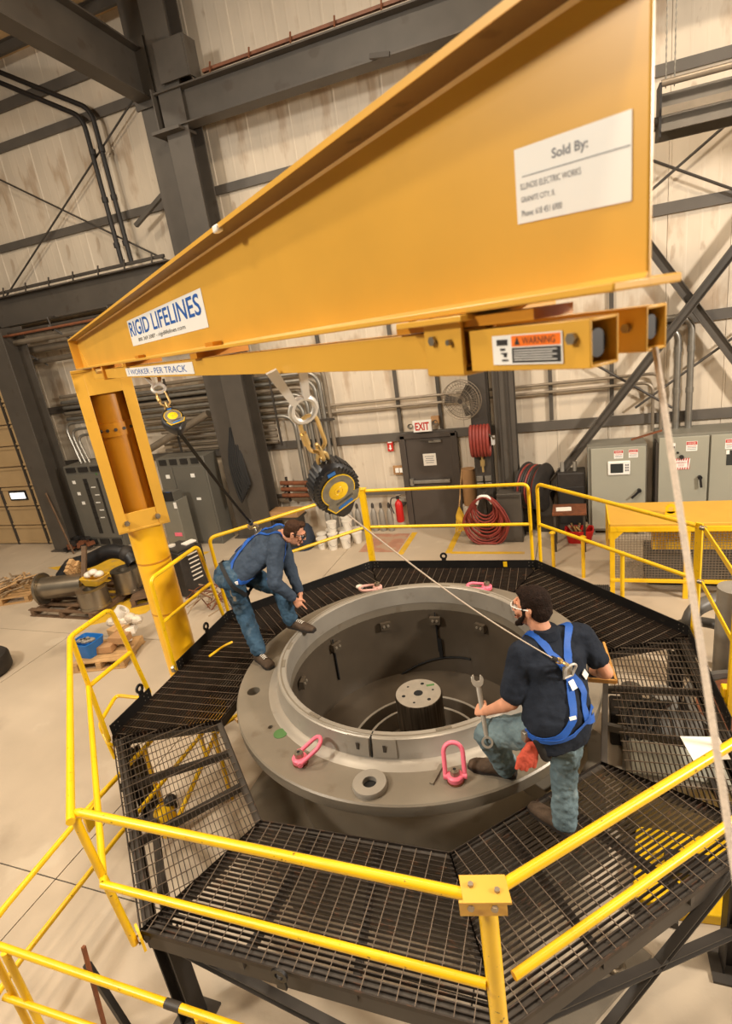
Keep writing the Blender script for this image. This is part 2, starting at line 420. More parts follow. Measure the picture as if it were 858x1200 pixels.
# rafter girder running out over the hall from the twin column
MB().ibeam((-7.55, 10.75, 9.42), (-7.55, 3.0, 9.95), .82, .34, .016, .03).build('rafter', 'steel_grey', None); rf = bpy.context.scene.objects['rafter']; tag(rf, 'deep grey rafter girder running overhead at the top left', 'beam')
MB().box((-7.55, 10.72, 9.45), (.5, .05, 1.1)).build('end_plate', 'steel_grey', rf)
MB().bar((-9.4, 10.0, 10.6), (-6.6, 6.4, 10.9), .14, .14).build('roof_brace', 'wood_old', wall)
# right hand runway beam with its conductor rail
rb = MB().ibeam((-7.2, 10.62, 8.68), (12, 10.62, 8.68), .6, .36, .018, .03).build('runway_beam', 'steel_grey', None, bevel=.004); tag(rb, 'upper grey runway beam with copper conductor rail, top centre', 'beam')
MB().bar((-6.1, 10.55, 9.08), (12, 10.55, 9.08), .07, .05).build('conductor_rail', 'copper_rail', rb)
for i in range(22): MB().bar((-5.9 + .8*i, 10.44, 8.99), (-5.9 + .8*i, 10.50, 9.16), .025, .02).build('rail_clip', 'copper_rail', rb)
MB().box((-7.19, 10.62, 8.68), (.03, .42, .72)).build('end_plate', 'steel_grey', rb, bevel=.004)
MB().box((-7.0, 10.6, 8.33), (.62, .55, .05)).build('seat_plate', 'steel_grey', rb)
MB().box((-6.62, 10.42, 9.36), (.62, .03, .62)).box((-6.3, 10.6, 9.36), (.03, .36, .62)).build('stub_bracket', 'steel_grey', rb)
MB().bar((-2.95, 10.36, 8.42), (-2.62, 10.34, 8.36), .07, .06, up=(0, 1, 0)).build('clamp', 'steel_dark', rb)
for i in range(5): bolt(MB(), (-7.2, 10.46, 8.48 + .09*i), (-1, 0, 0), .02, .02).build('bolt', 'bolt_steel', rb)
# left hand runway beam, lower
lb = MB().ibeam((-17, 10.62, 5.92), (-7.75, 10.62, 5.92), .66, .32, .018, .03).build('runway_beam', 'steel_grey', None, bevel=.004); tag(lb, 'lower grey runway beam with clips on the left wall', 'beam')
MB().bar((-17, 10.5, 6.33), (-7.8, 10.5, 6.33), .06, .06).build('conductor_rail', 'steel_dark', lb)
for i in range(13): MB().bar((-16.7 + .72*i, 10.4, 6.22), (-16.7 + .72*i, 10.46, 6.42), .03, .02).build('rail_clip', 'steel_dark', lb)
for k, (yy, zz, r, m) in enumerate([(10.35, 5.42, .045, 'steel_dark'), (10.2, 5.36, .03, 'copper_rail'), (10.45, 5.2, .07, 'conduit_dull'), (10.75, 5.0, .09, 'conduit_dull'), (10.85, 4.72, .07, 'conduit_dull')]):
    MB().cyl((-17, yy, zz), (-7.8, yy, zz), r, n=10).build('pipe', m, wall)
for i in range(4):
    x = -14.6 + 1.75*i; MB().bar((x, 10.2, 5.42), (x + .55, 10.95, 4.6), .04, .04).build('pipe_hanger', 'steel_dark', wall)
    MB().tube([(x, 10.3, 5.3), (x - .05, 10.3, 5.6), (x, 10.45, 5.62)], .018, 6).build('pipe_hook', 'steel_dark', wall)
# wind bracing
for a, b in [((-.85, 11.0, .5), (3.4, 11.0, 6.05)), ((.35, 11.1, 6.2), (3.3, 11.1, 1.78))]:
    MB().channel(a, b, .15, .06, .012, up=(0, 0, 1)).build('brace', 'steel_grey', wall)
for a, b in [((-.6, 7.24), (3.4, 4.98)), ((-.2, 4.84), (3.4, 7.28)), ((-1.0, 4.1), (1.6, 2.25)), ((1.0, 2.3), (3.4, 4.0))]:
    MB().cyl((a[0], 11.2, a[1]), (b[0], 11.2, b[1]), .022, n=8).build('brace_rod', 'steel_dark', wall)
for a, b in [((-13.6, 6.15), (-8.0, 9.43)), ((-13.2, 9.3), (-8.1, 6.25))]:
    MB().cyl((a[0], 11.2, a[1]), (b[0], 11.2, b[1]), .02, n=8).build('brace_rod', 'steel_dark', wall)
MB().bar((-8.7, 11.0, 7.1), (-7.7, 11.0, 7.6), .08, .08).build('brace', 'steel_grey', wall)
# two black water pipes stepping down the wall
wp = thing('water_pipe', 'pair of black pipes stepping down the upper left wall', 'pipe', (-9.2, 11.1, 6.45))
for x1, z1, x2, z2 in ((-12.6, 11.3, -9.18, 9.38), (-12.6, 11.1, -9.44, 9.3)):
    MB().tube(fillet([(x1, 11.1, z1), (x2, 11.1, z2), (x2 + .05, 11.1, 6.45)], .25), .05, 10).build('pipe', 'black_iron', wp)
for i in range(3):
    for x in (-9.16, -9.41): MB().cyl((x, 11.1, 8.6 - .9*i), (x, 11.1, 8.7 - .9*i), .068, n=10).build('coupling', 'black_iron', wp)

# overhead sectional door at the far left
d2 = struct('door_2', MB().box((-15.6, 10.46, 2.3), (4.6, .06, 4.7)), 'steel_dark')
for r in range(8):
    s_ = MB().box((-15.6, 10.42, .28 + .55*r), (4.5, .05, .53)).build('door_section', 'door_tan', d2, bevel=.008)
    MB().box((-15.6, 10.385, .06 + .55*r), (4.5, .03, .05)).box((-15.6, 10.385, .50 + .55*r), (4.5, .03, .04)).build('rib', 'door_tan', s_)
    for x in (-16.9, -15.85, -14.75, -13.6): MB().box((x, 10.38, .28 + .55*r), (.07, .04, .55)).build('stile', 'steel_dark', s_)
    if r == 2:
        for x in (-16.35, -15.3, -14.15):
            MB().box((x, 10.385, 1.42), (.66, .03, .27)).build('window_frame', 'hole_black', s_, bevel=.03)
            MB().box((x, 10.37, 1.42), (.54, .02, .17)).build('pane', 'window_glow', s_)

# personnel door under the exit sign
d1 = struct('door_1', MB().box((-2.94, 11.34, 1.01), (.98, .06, 2.0)), 'door_brown', bevel=.004)
for x in (-3.5, -2.38): MB().box((x, 11.33, 1.04), (.13, .12, 2.08)).build('door_frame', 'door_brown', d1, bevel=.005)
MB().box((-2.94, 11.33, 2.06), (1.2, .12, .1)).build('door_frame', 'door_brown', d1, bevel=.005)
MB().box((-2.94, 11.3, .012), (1.1, .2, .024)).build('threshold', 'galvanized', d1)
pb = MB().bar((-3.35, 11.25, 1.06), (-2.53, 11.25, 1.06), .05, .07).build('push_bar', 'galvanized', d1, bevel=.006)
MB().box((-3.37, 11.27, 1.06), (.08, .09, .15)).build('latch', 'galvanized', pb)
MB().box((-2.78, 11.28, 1.93), (.26, .06, .05)).build('door_closer', 'galvanized', d1)
MB().bar((-3.1, 11.26, 1.98), (-2.8, 11.25, 1.95), .03, .02).build('closer_arm', 'steel_dark', d1)
nt = MB().box((-2.94, 11.305, 1.53), (.28, .006, .26)).build('notice', 'paper', d1, smooth=False)
for k in range(4): MB().box((-2.94, 11.301, 1.60 - .045*k), (.2 - .03*(k % 2), .002, .012)).build('printed_line', 'grey_ink', nt)

# ================================================================ THINGS ON THE BACK WALL
t = thing('exit_sign', 'white exit sign with red letters above the brown door', 'sign', (-2.99, 11.2, 2.16))
MB().box((-2.99, 11.2, 2.28), (.4, .06, .24)).build('housing', 'white_label', t, bevel=.008)
text('EXIT', (-3.14, 11.17, 2.195), (.30, 0, 0), (0, 0, .165), 'red_sign', t, lift=.002, bold=.03)
for x in (-3.23, -2.7): MB().lathe([(.03, 0), (.055, .03), (.06, .07)], (x, 11.18, 2.34 if x > -3 else 2.3), 14, axis=(0, -1, 0)).build('lamp_head', 'galvanized', t)
MB().box((-2.72, 11.27, 2.38), (.16, .1, .14)).build('battery_box', 'cardboard', t)
t = tag(MB().box((-3.79, 11.34, 1.89), (.13, .008, .27)).build('fire_sign', 'red_sign'), 'small red sign with white arrow left of the door', 'sign'); 
MB().extr([(-3.79, 11.334, 1.78), (-3.83, 11.334, 1.83), (-3.805, 11.334, 1.83), (-3.805, 11.334, 1.9), (-3.775, 11.334, 1.9), (-3.775, 11.334, 1.83), (-3.75, 11.334, 1.83)], (0, -.002, 0)).build('arrow', 'white_label', t, smooth=False)
MB().box((-3.79, 11.335, 1.965), (.09, .003, .05)).build('flame_mark', 'white_label', t)
t = thing('alarm_box', 'brown backboard with two pale switches left of the door', 'box', (-3.65, 11.34, 1.23))
MB().box((-3.65, 11.33, 1.33), (.27, .03, .2)).build('backboard', 'cardboard', t)
for x in (-3.69, -3.59): MB().box((x, 11.3, 1.33), (.08, .04, .1)).build('switch_box', 'white_label', t, bevel=.004)
t = thing('fire_extinguisher', 'red fire extinguisher hanging between gas bottles and door', 'extinguisher', (-3.7, 11.12, .2))
MB().lathe([(.0, 0), (.07, 0), (.085, .02), (.085, .4), (.07, .46), (.03, .5), (.03, .54), (0, .54)], (-3.7, 11.12, .2), 20).build('cylinder_body', 'tote_red', t)
MB().lathe([(.0865, .16), (.0865, .30)], (-3.7, 11.12, .2), 14, a0=.2, a1=2.6).build('instruction_label', 'white_label', t)
MB().box((-3.7, 11.1, .77), (.06, .05, .06)).bar((-3.7, 11.1, .79), (-3.6, 11.05, .84), .03, .012).bar((-3.7, 11.1, .77), (-3.61, 11.05, .78), .03, .012).build('valve_handle', 'black_iron', t)
MB().tube(spline([(-3.72, 11.1, .77), (-3.83, 11.06, .76), (-3.86, 11.05, .6), (-3.80, 11.04, .42)]), .014, 8).build('hose', 'srl_black', t)
MB().box((-3.7, 11.28, .55), (.2, .2, .04)).build('bracket', 'steel_dark', t)
cyls = thing('gas_bottle', 'grey steel bottle in the row along the back wall, left of the extinguisher', 'cylinder', (0, 0, 0), 'row of grey bottles by the wall')
MB().lathe([(0, 0), (.06, 0), (.068, .02), (.068, .42), (.045, .5), (.03, .53), (.03, .56), (0, .56)], (0, 0, 0), 14).build('shell', 'cyl_grey', cyls)
MB().lathe([(.0, .55), (.034, .55), (.034, .62), (.02, .66), (0, .66)], (0, 0, 0), 10).build('cap', 'steel_dark', cyls)
for i in range(9):
    ordn = ['leftmost', 'second', 'third', 'fourth', 'middle', 'sixth', 'seventh', 'eighth', 'rightmost'][i]
    q = cyls if i == 0 else dup(cyls, (0, 0, 0)); q.location = (-5.45 + .19*i, 11.1, 0)
    q['label'] = ordn + ' grey steel bottle from the left in the row of nine by the wall'
bucket = thing('bucket', 'white plastic pail in the cluster of pails by the back wall', 'bucket', (0, 0, 0), 'white pails by the wall')
MB().lathe([(0, 0), (.085, 0), (.11, .22), (.118, .22), (.118, .245), (0, .25)], (0, 0, 0), 18).build('pail', 'bucket_white', bucket)
MB().tube(arc((0, -.12, .2), .1, math.pi, 2*math.pi, 8, X, Z), .004, 5).build('bail_handle', 'galvanized', bucket)
k = 0
for x, y, z in [(-5.2, 10.1, 0), (-4.93, 10.05, 0), (-4.66, 10.15, 0), (-5.32, 10.38, 0), (-5.05, 10.36, 0), (-4.78, 10.4, 0), (-4.5, 10.42, 0), (-5.2, 10.62, 0), (-4.92, 10.64, 0), (-4.62, 10.66, 0), (-5.06, 10.42, .25), (-4.72, 10.5, .25), (-4.85, 10.75, .25)]:
    row = ['leftmost white pail in the front row', 'second white pail in the front row', 'rightmost white pail in the front row', 'leftmost white pail in the middle row', 'second white pail in the middle row', 'third white pail in the middle row', 'rightmost white pail in the middle row', 'leftmost white pail in the back row', 'middle white pail in the back row', 'rightmost white pail in the back row', 'left white pail stacked on top of the cluster', 'right white pail stacked on top of the cluster', 'rear white pail stacked on top of the cluster'][k]
    q = bucket if k == 0 else dup(bucket, (x, y, z), k*.7); q.location = (x, y, z); q['label'] = row + ' of floor pails'; k += 1
t = thing('cooler_bag', 'dark blue bag slumped beside the white pails', 'bag', (-5.75, 10.15, 0))
MB().loft([((-5.75, 10.15, 0), X, Y, .3, .24), ((-5.74, 10.15, .2), X, Y, .33, .26), ((-5.72, 10.17, .42), X, Y, .27, .21), ((-5.66, 10.2, .52), X, Y, .14, .1)], 18, .7).build('bag_body', 'bag_blue', t)
MB().tube(spline([(-5.95, 9.95, .3), (-5.8, 9.9, .62), (-5.55, 9.95, .6), (-5.5, 10.0, .3)]), .02, 6).build('strap', 'web_black', t)
MB().box((-5.72, 9.91, .22), (.3, .05, .2)).build('pocket', 'junk_dark', t, bevel=.02)
t = thing('shelf_carton', 'pale flattened carton on dark shelving behind the bowed worker', 'box', (-6.3, 10.7, 0))
MB().box((-6.3, 10.75, .62), (.75, .4, .14)).build('carton', 'cardboard', t, bevel=.01)
for x in (-6.6, -6.0): MB().box((x, 10.75, .27), (.05, .4, .55)).build('leg', 'steel_dark', t)
MB().box((-6.3, 10.75, .53), (.8, .44, .04)).build('shelf_board', 'steel_dark', t)
for i, (z, l) in enumerate([(1.25, 1.0), (1.1, .9), (.95, 1.1)]):
    tag(MB().cyl((-6.45, 11.0, z), (-6.45 + l, 11.05, z - .05), .05, n=10).build('steel_pipe', 'rust'), ['topmost rusty pipe racked beside the grey twin columns', 'middle rusty pipe racked beside the grey twin columns', 'lowest rusty pipe racked beside the grey twin columns'][i], 'pipe')
MB_rack = thing('pipe_rack', 'dark wall rack holding rusty pipes by the twin columns', 'rack', (-6.3, 11.15, .8))
for x in (-6.35, -5.7): MB().box((x, 11.12, 1.06), (.04, .05, .6)).build('upright', 'steel_dark', MB_rack)
for z in (1.185, 1.035, .88):
    for x in (-6.35, -5.75): MB().bar((x, 11.15, z), (x, 10.93, z), .04, .02).build('arm', 'steel_dark', MB_rack)

# conduits
cb = thing('conduit_bank', 'bank of parallel grey conduits bending down left of the door', 'conduit', (-6, 11.2, .9))
for i in range(8):
    z = 3.78 - .145*i; x = -5.02 - .125*i
    MB().tube(fillet([(-12.5 if i < 5 else -10.2, 11.2 - .02*(i % 2), z), (x, 11.2 - .02*(i % 2), z), (x, 11.2 - .02*(i % 2), .95)], .34, 8), .045, 10).build('conduit', 'galvanized' if i % 3 else 'conduit_dull', cb)
for i, z in enumerate((2.62, 2.46, 2.32, 2.18)): MB().cyl((-9.6, 11.2, z), (-6.4, 11.2, z), .036, n=8).build('conduit', 'conduit_dull', cb)
for x in (-9.1, -6.3): MB().bar((x, 11.14, 2.1), (x, 11.14, 3.9), .05, .03).build('strut_channel', 'steel_dark', cb)
MB().bar((-5.75, 11.13, 2.6), (-4.9, 11.13, 2.6), .03, .05).build('strut_channel', 'steel_dark', cb)
c2 = thing('wall_conduit', 'two thin level conduits running past fan to right cabinets', 'conduit', (-1.5, 11.22, 2.8))
for k, z in enumerate((2.88, 2.73)): MB().tube(fillet([(-5.3, 11.22, z), (1.42 - .13*k, 11.22, z), (1.42 - .13*k, 11.22, 1.85)], .2, 6), .028, 8).build('conduit', 'conduit_dull', c2)
c3 = thing('conduit_riser', 'two bright conduits arching down onto the right cabinets', 'conduit', (1.7, 11.2, 1.85))
for k in range(2): MB().tube(fillet([(1.1 + .1*k, 11.2, 2.95 + .5), (1.1 + .1*k, 11.2, 3.62 + .16*k), (1.66 + .2*k, 11.2, 3.62 + .16*k), (1.66 + .2*k, 11.2, 1.8)], .26, 8), .055, 12).build('conduit', 'galvanized', c3)
for z in (3.2, 2.5):
    for x in (1.66, 1.86): MB().cyl((x, 11.2, z), (x, 11.2, z + .09), .066, n=12).build('coupling', 'galvanized', c3)
tag(MB().cyl((-10.0, 11.0, 2.25), (-7.9, 10.9, 3.02), .085, n=14).build('duct_pipe', 'conduit_dull'), 'thick pale pipe sloping up behind the yellow mast', 'pipe')
c4 = thing('conduit_drop', 'three conduits dropping into the far left switchgear', 'conduit', (-11.6, 10.6, 2.1))
for k in range(3): MB().tube(fillet([(-10.0, 10.7, 3.15 - .16*k), (-12.1 + .14*k, 10.7, 3.15 - .16*k), (-11.75 + .14*k, 10.55, 2.13)], .3, 7), .035, 8).build('conduit', 'galvanized', c4)

# fan and service post
t = thing('service_post', 'dark post with sockets and hose reel right of the door', 'post', (-1.72, 10.75, 0))
MB().channel((-1.72, 10.75, 0), (-1.72, 10.75, 5.2), .36, .16, .016, up=(1, 0, 0)).box((-1.72, 10.7, 2.6), (.3, .05, 5.2)).build('post', 'steel_dark', t)
for x in (-1.8, -1.64):
    for z in (1.26, 1.13): MB().box((x, 10.63, z), (.12, .07, .1)).build('socket_box', 'galvanized', t, bevel=.005)
MB().box((-1.72, 10.62, 1.58), (.08, .08, .12)).cyl((-1.72, 10.6, 1.4), (-1.72, 10.6, 1.72), .022, n=8).build('regulator', 'brass', t)
MB().box((-1.5, 10.66, 2.0), (.06, .1, .16)).build('switch_box', 'white_label', t)
MB().bar((-1.58, 10.66, 2.12), (-1.46, 10.6, 2.04), .03, .03).build('hook', 'conduit_dull', t)
for k in range(6):
    x = -1.88 + .062*k
    MB().tube([(x, 10.55 + .16*math.cos(a), 2.03 + .29*math.sin(a)) for a in [2*math.pi*i/16 for i in range(16)]], .032, 8, closed=True).build('hose_loop', 'hose_red', t)
t = thing('wall_fan', 'round wire guard fan on an arm by the service post', 'fan', (-2.0, 10.5, 2.83))
fc = V((-2.0, 10.5, 2.84)); fa = V((-.25, -1, -.15)).normalized(); _, fs, fu = frame(fa)
g = MB()
for r, dz in ((.37, 0), (.37, .1), (.3, .06), (.3, -.02)):
    g.tube([fc + fa*(dz - .05) + (fs*math.cos(a) + fu*math.sin(a))*r for a in [2*math.pi*i/32 for i in range(32)]], .008 if r > .35 else .004, 6, closed=True)
for r, s1 in ((.23, 1), (.16, 1), (.09, 1), (.23, -1), (.16, -1)):
    g.tube([fc + fa*(.06*s1) + (fs*math.cos(a) + fu*math.sin(a))*r for a in [2*math.pi*i/24 for i in range(24)]], .0035, 5, closed=True)
for i in range(36):
    a = 2*math.pi*i/36; dv = fs*math.cos(a) + fu*math.sin(a)
    g.tube([fc + fa*.07 + dv*.05, fc + fa*.07 + dv*.22, fc + fa*.03 + dv*.37], .003, 4); g.tube([fc - fa*.06 + dv*.05, fc - fa*.06 + dv*.25, fc - fa*.03 + dv*.37], .003, 4)
g.build('wire_guard', 'conduit_dull', t)
for k in range(3):
    a = 2.2 + 2.094*k; dv = fs*math.cos(a) + fu*math.sin(a); tv = fa.cross(dv)
    MB().extr([fc + dv*.06 - tv*.04, fc + dv*.31 - tv*.09, fc + dv*.33 + tv*.06 + fa*.03, fc + dv*.06 + tv*.05 + fa*.02], fa*.006).build('blade', 'steel_dark', t)
MB().cyl(fc - fa*.2, fc + fa*.05, .09, .07, 16).build('motor', 'steel_dark', t)
MB().bar(fc - fa*.12, (-1.8, 10.62, 2.8), .05, .05).build('arm', 'steel_dark', t)
# hose coil on its stand
t = thing('hose_coil', 'big coil of red hose hung on a white holder', 'hose', (-1.68, 10.3, 0))
for k in range(13):
    a_, b_ = .18 + .022*k, .2 + .028*k; cz = 1.0 - b_ ; ph = random.uniform(-.15, .15)
    MB().tube([(-1.7 + (a_ + random.uniform(-.012, .012))*math.cos(a)*(1 + .12*math.sin(a + ph) if False else 1)*(1 - .28*max(0, math.sin(a))), 10.3 - .02*(k % 4) + .03*math.sin(a*2 + k), max(.03, cz + b_*math.sin(a))) for a in [2*math.pi*i/28 for i in range(28)]], .019, 7, closed=True).build('hose_loop', 'hose_red', t)
MB().tube(fillet([(-1.84, 10.26, .86), (-1.79, 10.24, 1.02), (-1.61, 10.24, 1.02), (-1.55, 10.26, .86)], .06), .03, 8).build('hose_holder', 'white_label', t)
MB().bar((-1.7, 10.4, 0), (-1.7, 10.4, 1.05), .1, .06).bar((-2.0, 10.4, .03), (-1.4, 10.4, .03), .06, .06).build('stand', 'steel_dark', t)
tag(MB().cyl((-2.12, 11.15, .55), (-2.12, 11.15, 1.33), .14, n=18).build('cardboard_tube', 'cardboard'), 'tan cardboard tube standing between door and service post', 'tube')
tag(MB().cyl((-2.12, 11.15, 0), (-2.12, 11.15, .548), .17, n=18).build('drum', 'bucket_white'), 'pale drum under the tan cardboard tube', 'drum')
t = thing('mop_bundle', 'yellow mop heads leaning in the corner by the door', 'mop', (-2.3, 10.75, 0))
for k in range(14): MB().tube(spline([(-2.3, 10.8, .62), (-2.3 + random.uniform(-.06, .1), 10.72, .4), (-2.32 + random.uniform(-.1, .16), 10.66, .1 + random.uniform(0, .1))], 4), .016, 5).build('strand', 'floor_yellow', t)
MB().cyl((-2.3, 10.8, .6), (-2.26, 11.2, 1.3), .014, n=7).build('handle', 'wood', t)
t = thing('cabinet_base', 'grey plinth box at the foot of the right column', 'box', (-1.25, 10.55, 0))
MB().box((-1.25, 10.55, .5), (.46, .32, 1.0)).build('box_body', 'steel_grey', t, bevel=.01); MB().box((-1.25, 10.38, .95), (.4, .02, .04)).build('lid_edge', 'steel_dark', t)
t = thing('cable_reel', 'big dark hose reel behind the rail, left of the brace', 'reel', (-.85, 11.0, .6))
ra = V((.9, -.42, 0)).normalized(); rc = V((-.78, 10.85, .98))
for q in (-.2, .17): MB().lathe([(.05, 0), (.46, 0), (.48, .015), (.46, .03), (.05, .03)], rc + ra*q, 28, axis=ra).build('flange', 'junk_dark', t)
for k in range(7): MB().lathe([(.26, -.025), (.42, -.025), (.445, 0), (.42, .025), (.26, .025)], rc + ra*(-.15 + .05*k), 24, axis=ra).build('hose_turn', 'hose_red' if k % 3 == 0 else 'junk_dark', t)
MB().bar((-1.1, 10.95, 0), (-.8, 10.95, 1), .06, .4).bar((-.5, 10.95, 0), (-.8, 10.95, 1), .06, .4).build('stand', 'steel_dark', t)
t = thing('junk_cabinet', 'black battered cabinet left of the grey control cabinet', 'cabinet', (-.1, 10.95, 0))
MB().box((-.12, 11.0, .62), (.5, .42, 1.24)).build('cabinet_body', 'junk_dark', t, bevel=.02)
for z in (.4, .8): MB().box((-.12, 10.78, z), (.44, .02, .34)).build('drawer', 'switchgear_dark', t, bevel=.006)
for x in (-.28, -.05): MB().cyl((x, 10.95, 1.24), (x, 10.95, 1.42), .04, n=10).build('can', 'cyl_grey', t)
t = thing('work_table', 'small rusty worktable below the rail at the right wall', 'table', (-.16, 10.15, 0))
MB().box((-.16, 10.15, .74), (.58, .5, .05)).build('tabletop', 'rust', t, bevel=.006)
for x in (-.41, .09):
    for y in (9.95, 10.35): MB().box((x, y, .36), (.04, .04, .72)).build('leg', 'steel_dark', t)
tag(MB().slab([(-.38, 10.0), (-.12, 10.02), (-.13, 10.22), (-.39, 10.2)], .767, .771).build('paper_sheet', 'paper'), 'white paper lying on the small rusty worktable', 'paper')
t = thing('red_tote', 'red plastic tote of scrap on the floor by worktable', 'crate', (0, 10.5, 0))
MB().loft([((0, 10.45, 0), X, Y, .2, .14), ((0, 10.45, .25), X, Y, .26, .18), ((0, 10.45, .25), X, Y, .235, .155), ((0, 10.45, .05), X, Y, .18, .12)], 16, .35).build('tote_body', 'tote_red', t)
for k in range(9): MB().bar((random.uniform(-.14, .14), 10.45 + random.uniform(-.08, .08), .1), (random.uniform(-.2, .2), 10.45 + random.uniform(-.12, .12), .34), .04, .03).build('scrap_piece', 'junk_tan' if k % 2 else 'brass', t)

# right control cabinets
def handle(par, x, y, z, dx=-.13, dz=-.13):
    h = MB().cyl((x, y, z), (x, y - .06, z), .035, n=14).build('handle_hub', 'srl_black', par)
    MB().bar((x, y - .06, z), (x + dx, y - .07, z + dz), .035, .03, up=(0, 1, 0)).build('handle_grip', 'srl_black', h)
t = thing('control_cabinet', 'grey control cabinet with a touch screen on its door', 'cabinet', (.66, 10.95, 0))
MB().box((.66, 11.0, .92), (.98, .58, 1.64)).build('cabinet_body', 'cabinet_edge', t, bevel=.008)
d = MB().box((.68, 10.69, .93), (.9, .04, 1.56)).build('door', 'cabinet_grey', t, bevel=.008)
for x in (.24, 1.08): MB().box((x, 11.0, .05), (.1, .5, .1)).build('foot', 'cabinet_edge', t)
MB().box((.695, 10.66, 1.335), (.37, .025, .26)).build('screen_bezel', 'white_label', d, bevel=.012)
MB().box((.66, 10.645, 1.335), (.21, .006, .17)).build('screen', 'screen', d)
for k in range(2):
    for j in range(3): MB().box((.81 + .035*k, 10.645, 1.39 - .05*j), (.022, .008, .03)).build('key', 'grey_ink', d)
def warn(par, x, z, w_, y):
    p = MB().box((x, y, z), (w_, .003, w_*1.0)).build('warning_label', 'white_label', par, smooth=False)
    MB().box((x, y - .002, z + w_*.3), (w_*.94, .002, w_*.32)).build('red_band', 'red_sign', par, smooth=False)
    text('DANGER', (x - w_*.36, y - .003, z + w_*.2), (w_*.72, 0, 0), (0, 0, w_*.2), 'white_label', par)
    for j in range(3): MB().box((x, y - .002, z - w_*(.02 + .15*j)), (w_*.8, .002, w_*.05)).build('printed_line', 'red_sign' if j == 0 else 'grey_ink', par, smooth=False)
warn(d, .69, 1.585, .15, 10.668); warn(d, .93, 1.59, .15, 10.668); handle(d, 1.03, 10.67, .9)
t = thing('motor_cabinet', 'wide grey double cabinet with red striped label, far right', 'cabinet', (2.1, 11.0, 0))
MB().box((2.3, 11.05, .95), (1.96, .66, 1.84)).build('cabinet_body', 'cabinet_edge', t, bevel=.008)
MB().box((1.31, 10.85, 1.0), (.03, .3, 1.5)).build('hinge_edge', 'steel_dark', t)
d = MB().box((1.72, 10.7, .96), (.76, .04, 1.74)).build('door', 'cabinet_grey', t, bevel=.008)
e = MB().box((2.62, 10.7, .96), (.98, .04, 1.74)).build('door', 'cabinet_grey', t, bevel=.008)
warn(d, 1.84, 1.66, .17, 10.678); warn(e, 2.42, 1.66, .17, 10.678)
MB().box((1.53, 10.677, 1.68), (.12, .004, .1)).build('name_plate', 'white_label', d); MB().box((1.53, 10.674, 1.655), (.11, .003, .04)).build('name_strip', 'srl_black', d)
MB().cyl((1.63, 10.68, 1.56), (1.63, 10.65, 1.56), .018, n=10).build('push_button', 'srl_black', d)
MB().box((1.69, 10.677, 1.35), (.26, .004, .2)).build('stripe_label', 'red_sign', d)
for k in range(7): MB().extr([(1.575 + .036*k, 10.674, 1.255), (1.592 + .036*k, 10.674, 1.255), (1.61 + .036*k, 10.674, 1.445), (1.593 + .036*k, 10.674, 1.445)], (0, -.001, 0)).build('stripe', 'white_label', d, smooth=False)
MB().box((1.69, 10.672, 1.35), (.19, .003, .12)).build('label_face', 'white_label', d)
text('EMERGENCY', (1.61, 10.67, 1.36), (.16, 0, 0), (0, 0, .03), 'red_sign', d); text('STOP', (1.645, 10.67, 1.31), (.09, 0, 0), (0, 0, .03), 'red_sign', d)
MB().cyl((1.69, 10.68, 1.48), (1.69, 10.64, 1.48), .035, n=12).build('stop_button', 'junk_dark', d)
handle(d, 1.98, 10.68, 1.1, .02, -.17)
MB().box((2.43, 10.677, 1.42), (.13, .004, .26)).build('diagram_plate', 'screen', e); MB().box((2.38, 10.674, 1.52), (.05, .003, .07)).build('diagram_mark', 'white_label', e)
tag(MB().bar((1.4, 10.85, 1.93), (.9, 10.72, 1.83), .03, .03).build('loose_strut', 'rust'), 'rusty strut lying across the tops of right cabinets', 'strut')

# switchgear at the left
t = thing('switchgear', 'dark grey switchgear with breaker columns, far left', 'cabinet', (-11.4, 10.5, 0))
MB().box((-11.4, 10.55, 1.08), (1.3, .66, 2.16)).build('cabinet_body', 'switchgear', t, bevel=.012)
for k in range(3): MB().box((-11.8 + .4*k, 10.2, 2.06), (.3, .02, .12)).build('vent', 'switchgear_dark', t); MB().box((-11.8 + .4*k, 10.2, .14), (.3, .02, .14)).build('vent', 'switchgear_dark', t)
d = MB().box((-11.4, 10.205, 1.1), (1.22, .02, 1.7)).build('door', 'switchgear', t, bevel=.004)
for x in (-11.42, -11.02): MB().box((x, 10.19, 1.1), (.12 if x < -11.1 else .06, .012, 1.45)).build('breaker_column', 'switchgear_dark', d)
for k in range(9): MB().box((-11.4, 10.18, 1.7 - .15*k), (.09, .02, .05)).build('breaker', 'black_iron', d)
for k in range(5): MB().box((-11.22 + .05*(k % 2), 10.19, 1.6 - .2*k), (.14, .006, .025)).build('tag_label', 'white_label', d)
for x, z in ((-11.8, 1.75), (-11.75, 1.45), (-11.7, 1.2)): MB().box((x, 10.19, z), (.1, .006, .08)).build('warning_label', 'white_label', d)
MB().box((-11.0, 10.19, 1.93), (.05, .006, .05)).build('green_label', 'green_paint', d)
t = thing('switchgear_cabinet', 'tall grey double cabinet between yellow mast and twin columns', 'cabinet', (-8.6, 10.6, 0))
MB().box((-8.6, 10.62, 1.08), (1.35, .5, 2.16)).build('cabinet_body', 'switchgear', t, bevel=.012)
for k in range(4): MB().box((-9.08 + .3*k, 10.36, 2.06), (.2, .02, .13)).build('vent', 'switchgear_dark', t)
